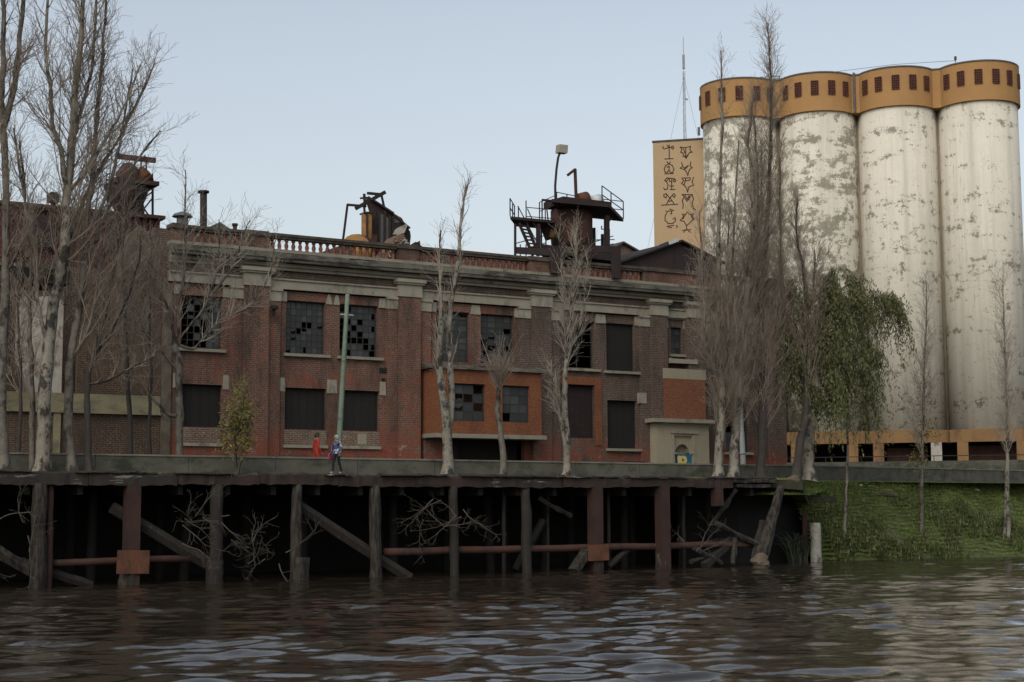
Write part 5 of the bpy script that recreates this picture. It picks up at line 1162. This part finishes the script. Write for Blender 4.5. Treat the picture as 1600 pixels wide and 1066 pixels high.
# T3 dark trunk with brown haze of twigs
b_ = dpath([(140, 738), (138, 670), (139, 600), (150, 550), (165, 490), (178, 420), (190, 350)], -1.6)
l2 = [b_[2]]+dpath([(165, 596), (190, 582), (215, 570), (245, 555)], -1.4, False)
l3 = [b_[3]]+dpath([(175, 520), (200, 470), (215, 410), (225, 360)], -1.9, False)
tree('bare_tree', 'small bare tree with a thin dark trunk and brown twigs before the olive band', b_[0], [(b_, .14, .03, dict(t0=.35, den=4, len=2.2)), (l2, .06, .02, dict(den=3, len=1.0)), (l3, .08, .02, dict(den=3.5, len=1.6))], var(SP_POP, l0_r=.026, l1_den=3.4, l2_den=4), MT['bark_dark'], MT['twig'])
b_ = dpath([(205, 712), (204, 650), (200, 560), (196, 470), (194, 390), (200, 320)], -5.5)
tree('bare_tree', 'dense brown twigged tree behind the wall before the machinery tower', b_[0], [(b_, .13, .03, dict(t0=.25, den=4.5, len=2.6))], var(SP_POP, l0_r=.024, l1_den=3.4, l2_den=3.6), MT['bark_dark'], MT['twig'])
for px, pts, lab in ((28, [(30, 640), (34, 560), (30, 480), (36, 400)], 'brown twigged bare tree behind the wall near the left edge'), (236, [(236, 650), (238, 580), (232, 500), (236, 430)], 'brown twigged bare tree before the ruined brick wall left of the forked tree')):
    b_ = dpath([(px, 712)]+pts, -5.0); tree('bare_tree', lab, b_[0], [(b_, .09, .02, dict(t0=.3, den=4, len=2.2))], var(SP_POP, l0_r=.022, l1_den=3.6, l2_den=4), MT['bark_dark'], MT['twig'])
# T4 forked tree behind the wall
o4 = -4.2
b_ = dpath([(281, 714), (279, 650), (277, 580), (275, 548), (275, 535)], o4)
F4 = lambda pp, o=o4: [b_[-1]]+dpath(pp, o, False)
limbs = [(F4([(279, 515), (281, 472), (284, 435), (289, 388), (291, 330), (293, 265)]), .08, .014, dict(t0=.2)), (F4([(268, 505), (259, 476), (248, 445), (240, 420), (233, 372)]), .06, .014, dict(t0=.3)),
 (F4([(286, 522), (315, 484), (332, 457), (338, 425), (343, 395), (340, 345)]), .06, .014, dict(t0=.3)), ([b_[-1], dk(300, 545, o4-.2), dk(315, 532, o4), dk(334, 510, o4), dk(356, 493, o4), dk(380, 484, o4), dk(403, 461, o4), dk(421, 431, o4), dk(426, 410, o4), dk(430, 375, o4)], .06, .012, dict(t0=.2)),
 ([dk(332, 457, o4), dk(356, 429, o4), dk(371, 401, o4), dk(376, 380, o4), dk(390, 345, o4)], .06, .015, dict(t0=.1)), ([b_[2], dk(262, 560, o4), dk(240, 535, o4), dk(225, 520, o4), dk(212, 505, o4), dk(208, 480, o4)], .055, .012, dict(t0=.3)),
 ([b_[1], dk(265, 648, o4), dk(250, 635, o4), dk(233, 616, o4)], .1, .05, False)]
tree('forked_tree', 'pale bare tree forking into spreading limbs before the leftmost factory windows', b_[0], [(b_, .17, .13, False)]+limbs, var(SP_POP, l0_len=1.9, l0_ang=(25, 65), l0_den=4.2, l1_len=.9, l0_r=.026), MT['bark_grey'], MT['twig_pale'])
# T5 leafy bush tree
b_ = dpath([(372, 738), (371, 690), (374, 650), (376, 610)], -1.0)
e, tl, lines = tree('leafy_sapling', 'young yellow green leafy tree growing against the low wall', b_[0], [(b_, .07, .015, dict(t0=.2, den=9, len=1.1)), ([b_[0], dk(365, 690, -1), dk(360, 650, -1)], .04, .01, dict(t0=.2, den=8, len=.9)), ([b_[0], dk(384, 690, -1), dk(390, 650, -1)], .04, .01, dict(t0=.2, den=8, len=.8))], var(SP_POP, l1_len=.5), MT['bark_dark'], MT['twig'])
tips = [Vector(l[0][-1]) for l in lines[1]] + [Vector(l[0][1]) for l in lines[1]] + [Vector(l[0][-2]) for l in lines[0]]
leaves('leaf_cluster', tips, .15, 7, MT['bush_leaf'], e, .13)
# T6
b_ = dpath([(700, 740), (698, 690), (695, 620), (690, 560), (688, 500)], -1.2); c_ = [b_[1]]+dpath([(705, 640), (703, 560), (704, 500), (710, 430), (717, 370), (722, 320), (727, 288)], -1.4, False)
d_ = [b_[3]]+dpath([(688, 450), (690, 400), (689, 360)], -1.2, False)
tree('bare_poplar', 'bare poplar with a mottled double trunk left of the dark factory doorway', b_[0], [(b_, .27, .11, dict(t0=.5, den=2.5, len=1.6)), (c_, .18, .02, dict(t0=.25, len=1.5)), (d_, .09, .02, dict(t0=.1, len=1.0))], var(SP_POP, l0_ang=(12, 34), l0_len=2.2, l0_den=4.5, l0_up=.2, l0_r=.028, l1_len=.8, l1_den=2.6), MT['bark_pale'], MT['twig_pale'])
# T7 pollarded
b_ = dpath([(786, 741), (783, 700), (779, 640), (776, 605)], -1.2)
tree('pollarded_tree', 'short pollarded bare tree before the dark factory doorway', b_[0], [(b_, .17, .1, dict(t0=.86, den=17, len=1.7, ang=(5, 32), tap=0, r=.02)), ([b_[-1], dk(766, 570, -1.2)], .05, .01, True), ([b_[-1], dk(788, 560, -1.2)], .05, .01, True)], var(SP_POP, l1_den=1.2, l1_len=.7, l2_den=1.2), MT['bark_grey'], MT['twig'])
# T8 double
b_ = dpath([(884, 741), (885, 690), (886, 620), (889, 550), (893, 480), (898, 420), (901, 360)], -1.3)
b2 = [b_[0]+Vector((.15, 0, 0))]+dpath([(884, 700), (877, 660), (868, 620), (861, 570)], -1.2, False)
l3 = [b_[3]]+dpath([(904, 520), (912, 450), (918, 390)], -1.4, False); l4 = [b_[3]]+dpath([(880, 500), (878, 420), (872, 360)], -1.2, False)
tree('bare_poplar', 'bare double stemmed tree standing before the boarded maroon opening', b_[0], [(b_, .19, .03, dict(t0=.42, len=1.7)), (b2, .13, .03, dict(t0=.5, len=1.4)), (l3, .07, .015, dict(len=1.1)), (l4, .06, .015, dict(len=1.0))], var(SP_POP, l0_den=4.5, l0_ang=(14, 38), l0_r=.028, l1_len=.9), MT['bark_pale'], MT['twig_pale'])
# T9 dense poplars
SPD = var(SP_POP, l0_den=8.0, l0_ang=(14, 42), l0_len=4.8, l0_up=.14, l0_t0=.14, l0_tap=.86, l0_r=.022, l1_den=3.6, l1_r=.012, l2_den=3.6, l2_r=.008, l1_len=1.2)
def dense(name, label, px, pts, out, r, fork=(), sp=SPD, bark=MT['bark_pale']):
    b_ = dpath([(px, 744)]+pts, out)
    tr = [(b_, r, .018, True)]
    for i, pp in fork: tr.append(([b_[i]]+dpath(pp, out+jit(.5), False), r*.3, .015, dict(t0=.1, len=3.0)))
    return tree(name, label, b_[0], tr, sp, bark, MT['twig'])
dense('dense_poplar', 'dense bare poplar with a pale scarred trunk left of the white pole', 1122, [(1126, 690), (1124, 620), (1122, 540), (1124, 440), (1122, 330), (1124, 200), (1125, 80)], -1.3, .26, [(2, [(1105, 540), (1098, 440), (1092, 330)]), (3, [(1142, 440), (1150, 330), (1152, 220)])], var(SPD, l0_len=3.2, l0_den=7.0))
dense('dense_poplar', 'dense bare poplar with a grey trunk immediately beside the white pole', 1146, [(1148, 690), (1150, 610), (1158, 520), (1166, 420), (1172, 310), (1175, 220), (1172, 150)], -1.2, .27, [(2, [(1140, 540), (1135, 450), (1138, 330)]), (3, [(1180, 440), (1190, 330), (1194, 230)])])
dense('dense_poplar', 'tallest dense bare poplar with twigs rising above the silo crown', 1188, [(1186, 690), (1188, 610), (1190, 520), (1196, 420), (1200, 310), (1202, 200), (1200, 110), (1201, 36)], -1.5, .26, [(2, [(1205, 540), (1215, 450), (1224, 340), (1222, 250)]), (3, [(1182, 430), (1186, 300), (1184, 180)])], bark=MT['bark_dark'])
# T10 willow
o10 = -1.4
dense('dense_poplar', 'bare dark trunked tree leaning beside the leafy willow', 1242, [(1250, 690), (1257, 630), (1262, 570), (1262, 500), (1258, 430), (1250, 370), (1245, 310)], o10+.5, .26, [(3, [(1240, 540), (1225, 460), (1216, 400)]), (4, [(1272, 440), (1275, 390)])], var(SPD, l0_len=3.2, l0_den=9.0, l0_t0=.32), MT['bark_dark'])
bw = dpath([(1264, 746), (1266, 700), (1268, 650), (1271, 600), (1278, 540), (1285, 480), (1290, 430)], o10)
e, tl, lines = tree('leafy_willow', 'windblown leafy green willow with a pale trunk in front of the silos', bw[0], [(bw, .33, .06, dict(t0=.42, den=5, len=2.0, ang=(40, 75))), ([bw[3], dk(1300, 520, o10), dk(1335, 480, o10), dk(1375, 462, o10), dk(1400, 466, o10)], .14, .03, dict(t0=.12, den=6, len=1.3, ang=(30, 70))), ([bw[3], dk(1290, 500, o10), dk(1315, 452, o10), dk(1342, 440, o10)], .12, .03, dict(t0=.15, den=5, len=1.6, ang=(35, 75))),
    ([bw[2], dk(1245, 575, o10), dk(1225, 535, o10), dk(1210, 510, o10)], .1, .03, dict(t0=.15, den=5, len=1.4, ang=(35, 75))), ([bw[3], dk(1250, 530, o10), dk(1235, 480, o10), dk(1232, 440, o10)], .09, .02, dict(t0=.15, den=4, len=1.2, ang=(35, 75))), ([bw[2], dk(1295, 590, o10), dk(1330, 585, o10), dk(1355, 595, o10)], .08, .02, dict(t0=.1, den=5, len=1.2, ang=(35, 75))), ([bw[4], dk(1310, 560, o10), dk(1345, 545, o10), dk(1372, 550, o10)], .07, .02, dict(den=5, len=1.3, ang=(35, 75)))], [dict(SP_POP[0], up=.02, r=.03), dict(den=2.2, t0=.2, ang=(30, 70), len=.9, tap=.3, r=.012, seg=3, up=-.1)], MT['bark_pale'], MT['twig'])
sl_ = []
for lv in (0, 1):
    for l, r_ in lines[lv]:
        for q in l[2:] if lv == 0 else l[1:]:
            q = Vector(q)
            if random.random() < (.8 if lv == 0 else .48):
                L = random.uniform(.5, 1.3) if random.random() < .55 else random.uniform(1.2, 2.9); dr = Vector((random.uniform(.05, .75), jit(.25), 0)); k = 0; sg = .095
                while k*sg < L: sl_.append(q + dr*(k*sg)*(1-.15*k*sg) + Vector((0, 0, -k*sg*(.7+.2*k*sg)))); k += 1
leaves('foliage', sl_, .23, 2, MT['willow_leaf'], e, .055, hang=2.4, asp=.24)
# pale forked trunk is part of the willow pair; young trees on the bank
def bankbase(px, py):
    best = None
    for i in range(NU):
        for j in range(0, NV-1):
            p_ = Vector(BV[i, j]); d = p_-CP; zc = d.dot(_f); x = 800+FPX*d.dot(_R)/zc; y = 533-FPX*d.dot(_U)/zc
            q = (x-px)**2+(y-py)**2
            if best is None or q < best[0]: best = (q, p_)
    return best[1]
def ypath(pp, base): return [Vector(base)-Vector((0, 0, .1))]+[at(x, y, base.y) for x, y in pp]
b_ = bankbase(1319, 845); t_ = ypath([(1322, 780), (1324, 720), (1324, 650), (1325, 580), (1326, 500)], b_)
tree('young_tree', 'thin bare young tree on the grass bank before the willow', b_, [(t_, .1, .015, dict(t0=.55, den=2.2, len=1.2))], var(SP_POP, l1_len=.6), MT['bark_pale'], MT['twig_pale'], None)
b_ = bankbase(1440, 838); t_ = ypath([(1440, 780), (1441, 700), (1443, 620), (1446, 540), (1448, 445)], b_)
e, tl, lines = tree('young_tree', 'young bare poplar wrapped in leafy ivy midway along the grass bank', b_, [(t_, .13, .015, dict(t0=.36, den=5.0, len=3.2, tap=.75, ang=(20, 42)))], var(SP_POP, l0_r=.022, l1_len=.9, l0_up=.14), MT['bark_grey'], MT['twig_pale'], None)
leaves('ivy', [Vector(q)+Vector((jit(.25), jit(.25), jit(.1))) for q in tl[0][0][1:14] for _ in range(16)], .17, 3, MT['ivy_leaf'], e, .11)
leaves('leaf_cluster', [Vector(tl[0][0][9])+Vector((.5+jit(.5), jit(.3), .4+jit(.6))) for _ in range(110)]+[Vector(tl[0][0][7])+Vector((-.3+jit(.4), jit(.3), jit(.5))) for _ in range(70)], .17, 2, MT['bush_leaf'], e, .1)
b_ = bankbase(1576, 850); t_ = ypath([(1574, 780), (1574, 700), (1573, 620), (1570, 540), (1567, 430)], b_)
tree('young_tree', 'young bare poplar on the grass bank nearest the right edge', b_, [(t_, .14, .015, dict(t0=.36, den=5.0, len=3.2, tap=.75, ang=(20, 42))), ([t_[0]-Vector((.35, 0, .1)), t_[1]-Vector((.1, 0, 0)), t_[2]], .1, .07, False)], var(SP_POP, l0_r=.022, l1_len=.9, l0_up=.14), MT['bark_pale'], MT['twig_pale'], None)
b_ = bankbase(1340, 800)
# creeper and bushes on the ruined wing
def bushy(name, label, u, out, z, n, sx, sz, mat, leaf=.16):
    base = FAC.w(u, z, out); e = empty(name, base, 0, label, 'plant'); lines = {0: [], 1: [], 2: []}
    for _ in range(n):
        q = path(Vector((jit(sx), jit(.4), jit(.1))), Vector((jit(.6), jit(.6), 1)), sz*random.uniform(.5, 1), 5, .2, .02); lines[0].append(([tuple(v) for v in q], [.02*(1-.15*j) for j in range(6)]))
        branch(lines, q, [.015]*6, 1, [None, dict(den=3, t0=.2, ang=(25, 70), len=.8, r=.01, seg=3, up=0)])
    V, Q = tubes_np(lines[0]+lines[1], 3); link('stems', mesh_np('stems', V, Q, MT['twig']), e)
    leaves('foliage', [Vector(l[0][-1]) for l in lines[1]]+[Vector(l[0][3]) for l in lines[0]], leaf, 9, mat, e, .22)
bushy('wall_shrub', 'dark leafy shrub sprouting on the ruined wall at far left', -14.6, .3, 8.3, 26, 1.6, 3.6, MT['dark_leaf'])
bushy('wall_shrub', 'tangled creeper hanging below the red shed roof edge', -11.6, -.6, 13.0, 24, 1.8, 2.4, MT['dark_leaf'], .14)
bushy('wall_shrub', 'low scrub between the dark lower trunk and the ruined wall', -9.3, -.5, 11.5, 14, 1.0, 2.2, MT['dark_leaf'], .12)
# driftwood tangles under the wharf
def drift(px, py, n, sx, label, out=.35):
    u, z = DECK.uz(px, py, out); base = DECK.w(u, 0.0, out); lines = {0: [], 1: [], 2: []}
    for _ in range(n):
        st_ = DECK.d*jit(sx*1.4) + Vector((0, 0, max(.1, z+jit(.7)))); d = Vector((jit(1), jit(.4), jit(.9)))
        q = path(st_, d, random.uniform(1.2, 2.6), 6, .22, .0); lines[0].append(([tuple(v) for v in q], [.03*(1-.12*j) for j in range(7)])); branch(lines, q, [.03]*7, 1, [None, dict(den=4, t0=.15, ang=(25, 75), len=1.0, r=.014, seg=4, up=.03, wan=.25), dict(den=3.5, t0=.2, ang=(25, 60), len=.45, r=.009, seg=2)])
    V, Q = tubes_np(lines[0]+lines[1]+lines[2], 4); o = link('driftwood', mesh_np('driftwood', V, Q, MT['dead_twig']), None, base); tag(o, label, 'branches', 'branches caught under the wharf')
drift(315, 830, 9, .9, 'pale tangle of dead branches beside the pile right of the long brace')
drift(410, 870, 8, 1.0, 'low drooping dead branches between two wharf piles')
drift(690, 800, 10, 1.0, 'dead branches hung around a wharf pile left of the second plate')
drift(20, 835, 5, .8, 'few dead branches under the wharf at the far left')
drift(1085, 868, 4, .5, 'short stick debris lodged on the pipe near the leaning pile')
for px, py, L, lab in ((1408, 855, 1.6, 'pale bundle of dead sticks at the foot of the ivy wrapped young tree'), (1370, 850, 1.4, 'single bent dead stick above the small brown boulder')):
    b_ = bankbase(px, py); lines = []
    for _ in range(9 if 'bundle' in lab else 2): lines.append(([tuple(v) for v in path(Vector((jit(.2), jit(.2), .02)), Vector((-.7+jit(.3), jit(.3), .5+jit(.4))), L*random.uniform(.6, 1), 5, .12, .0)], [.03*(1-.15*j) for j in range(6)]))
    V, Q = tubes_np(lines, 4); tag(link('dead_sticks', mesh_np('dead_sticks', V, Q, MT['twig_pale']), None, b_), lab, 'branches')
# board and litter on the grass
b_ = bankbase(1383, 775); mb = MB(); mb.add([(-.85,-.25,.16),(-.1,-.32,.3),(.8,-.1,.02),(.95,.25,.05),(-.3,.4,.4),(-.8,.2,.32)], [(0,1,2,3,4,5)]); mb.add([(-.85,-.25,.1),(-.1,-.32,.24),(.8,-.1,-.04),(.95,.25,-.01),(-.3,.4,.34),(-.8,.2,.26)], [(5,4,3,2,1,0)]); 
mb.f += [(i, 6+i, 6+(i+1)%6, (i+1)%6) for i in range(6)]; mb.m += [0]*6; mb.sm += [False]*6
tag(mb.build('fallen_board', MT['tan_rock'], None, loc=b_), 'flat brown board lying on the grass bank', 'board')
for px, py, lab in ((1280, 769, 'white scrap of paper on the grass just right of the wharf end'), (1345, 765, 'white scrap of paper on the grass above the brown board'), (1300, 778, 'thin pale strip of litter on the grass left of the board'), (1525, 773, 'pale flattened bag on the grass near the right edge')):
    b_ = bankbase(px, py); mb = MB(); w_ = .28 if 'bag' not in lab else .5
    mb.add([(-w_*.5, -.1, .2), (w_*.3, -.14, .16), (w_*.55, .1, .26), (-w_*.1, .16, .3), (0, 0, .34)], [(0,1,4), (1,2,4), (2,3,4), (3,0,4), (3,2,1,0)]); tag(mb.build('litter', MT['white_metal'], None, loc=b_), lab, 'litter')

# ------------------------------------------------------------------ people
def skinned(name, verts, edges, rad, parent, mats, pick, sub=1):
    me = bpy.data.meshes.new(name); me.from_pydata(verts, edges, []); o = link(name, me)
    sk = o.modifiers.new('s', 'SKIN'); 
    for i, r in enumerate(rad): me.skin_vertices[0].data[i].radius = (r, r) if not hasattr(r, '__len__') else r
    me.skin_vertices[0].data[0].use_root = True
    sb = o.modifiers.new('b', 'SUBSURF'); sb.levels = sub; sb.render_levels = sub
    dg = bpy.context.evaluated_depsgraph_get(); nm = bpy.data.meshes.new_from_object(o.evaluated_get(dg)); bpy.data.objects.remove(o)
    nm.name = name; nm.materials.clear()
    for m in mats: nm.materials.append(m)
    for p_ in nm.polygons: p_.use_smooth = True; p_.material_index = pick(p_.center)
    return link(name, nm, parent)
def person(base, rz, label, H, pose, top, legs_m, shoes, hairm, hair_long, coat=False):
    e = empty('person', base, rz, label, 'person'); k = H/1.7
    V = [(0,0,.92),(0,.0,1.12),(0,.01,1.32),(0,.0,1.43),(0,-.02,1.5),(0,-.03,1.6),(0,-.02,1.68)]; E_ = [(0,1),(1,2),(2,3),(3,4),(4,5),(5,6)]
    Rr = [(.15,.11),(.14,.1),(.16,.11),(.1,.08),(.055,.055),(.085,.1),(.06,.075)]
    for s, sw in ((-1, pose['legs'][0]), (1, pose['legs'][1])):
        b = len(V); kn = .08*sw; V += [(s*.09, 0, .86), (s*.1, -.16*sw, .48), (s*.1, -.24*sw+(.12 if sw < 0 else 0), .09+(.05 if sw < 0 else 0)), (s*.11, -.24*sw-.14+(.12 if sw < 0 else 0), .045)]
        E_ += [(0, b), (b, b+1), (b+1, b+2), (b+2, b+3)]; Rr += [(.095,.1), (.065,.065), (.045,.05), (.04,.035)]
    hands = []
    for s, (fx, bend) in ((-1, pose['arms'][0]), (1, pose['arms'][1])):
        b = len(V); sh = Vector((s*.19, 0, 1.4)); el = Vector((s*.25, .04-.1*fx, 1.12)); wr = el + Vector((-s*.03, -.06-.2*bend-.1*fx, -.24+.12*bend))
        V += [tuple(sh), tuple(el), tuple(wr)]; E_ += [(3, b), (b, b+1), (b+1, b+2)]; Rr += [(.07,.07), (.05,.05), (.035,.03)]
        d = (wr-el).normalized(); pm = wr+d*.07; V.append(tuple(pm)); E_.append((b+2, b+3)); Rr.append((.035,.022))
        for q in range(5):
            o_ = Vector(((q-2)*.016, -.02 if q else -.03, 0)); L = (.05, .075, .085, .078, .06)[q]
            a = len(V); V += [tuple(pm+o_+d*L*.5), tuple(pm+o_*1.1+d*L+Vector((-s*.015, -.01, 0)))]; E_ += [(b+3, a), (a, a+1)]; Rr += [(.01,.01), (.008,.008)]
    V = [(x*k, y*k, z*k) for x, y, z in V]; Rr = [(a*k, b*k) for a, b in Rr]
    def pick(c):
        z = c.z/k
        if z > 1.47: return 0
        if z < .1: return 3
        if z < (.55 if coat else .9) and abs(c.x/k) < .2: return 2
        if z < .87 and abs(c.x/k) >= .2: return 0
        return 1
    skinned('body', V, E_, Rr, e, [MT['skin'], top, legs_m, shoes], pick, 2)
    bm = bmesh.new(); bmesh.ops.create_icosphere(bm, subdivisions=3, radius=1)
    for v in list(bm.verts):
        c = v.co.copy(); v.co = Vector((c.x*.105, c.y*.122+.01, c.z*.13))
        if c.y < -.45 and c.z < .35: v.co.y = -.04
        if c.z < -.5: v.co.z = -.065
    me = bpy.data.meshes.new('hair'); bm.to_mesh(me); bm.free(); me.materials.append(hairm)
    for p_ in me.polygons: p_.use_smooth = True
    h = link('hair' if not hair_long else 'knitted_hat', me, e); h.location = (0, -.015*k, 1.625*k); h.scale = (k,)*3
    # face: nose, eyes, mouth
    mb = MB(); mb.tube([(0, -.125*k, 1.605*k), (0, -.155*k, 1.585*k)], [.008, .014], 5); mb.build('nose', MT['skin'], e)
    for s in (-1, 1):
        mb = MB(); mb.tube([(s*.033*k, -.118*k, 1.615*k), (s*.033*k, -.132*k, 1.615*k)], .011, 6); mb.build('eye', MT['hair'], e)
        mb = MB(); mb.tube([(s*.088*k, .0, 1.6*k), (s*.102*k, .01, 1.6*k)], [.03, .022], 6); mb.build('ear', MT['skin'], e)
    mb = MB(); mb.bar((-.022*k, -.128*k, 1.555*k), (.022*k, -.128*k, 1.555*k), .012); mb.build('mouth', MT['pink_cloth'], e)
    return e, k
# the walker in front of the wall; facing left along the quay
pb = DECK.w(-2.12, ZG+.03, -.42)
e, k = person(pb, math.atan2(-DECK.d.y, -DECK.d.x)+math.pi/2+.35, 'person in a pale hat and multicoloured jacket walking in front of the low wall', 1.64, dict(legs=(.55, -.5), arms=((.4, .3), (-.3, .25))), MT['pattern_cloth'], MT['black_cloth'], MT['white_cloth'], MT['white_cloth'], True)
mb = MB(); mb.lathe([(.08, .6), (.13, .66), (.12, .8), (.07, .9)], 8); mb.v = [(x*.6-.31, y*1.1-.05, z) for x, y, z in mb.v]; bgo = mb.build('shopping_bag', MT['pink_cloth']); bgo.location = pb; bgo.rotation_euler = e.rotation_euler; tag(bgo, 'pink bag carried by the person in the multicoloured jacket', 'bag')
mb = MB(); mb.tube([(-.34, -.05, .97), (-.3, -.1, 1.0), (-.27, -.12, .98)], .012, 5); mb.build('handle', MT['black_cloth'], bgo)
pr_ = DECK.w(-1.65, ZG+.12, -3.25)
person(pr_, math.atan2(DECK.d.y, DECK.d.x)+math.pi/2-.1, 'person with dark hair in a red coat behind the low wall', 1.78, dict(legs=(.6, -.5), arms=((.3, .2), (-.3, .2))), MT['red_cloth'], MT['black_cloth'], MT['black_cloth'], MT['hair'], False, True)
for o in S.objects:
    if o.name.split('.')[0] in ('railing', 'lower_railing', 'steel_frame', 'leaf_cluster', 'ivy') and o.parent: o['kind'] = 'stuff'
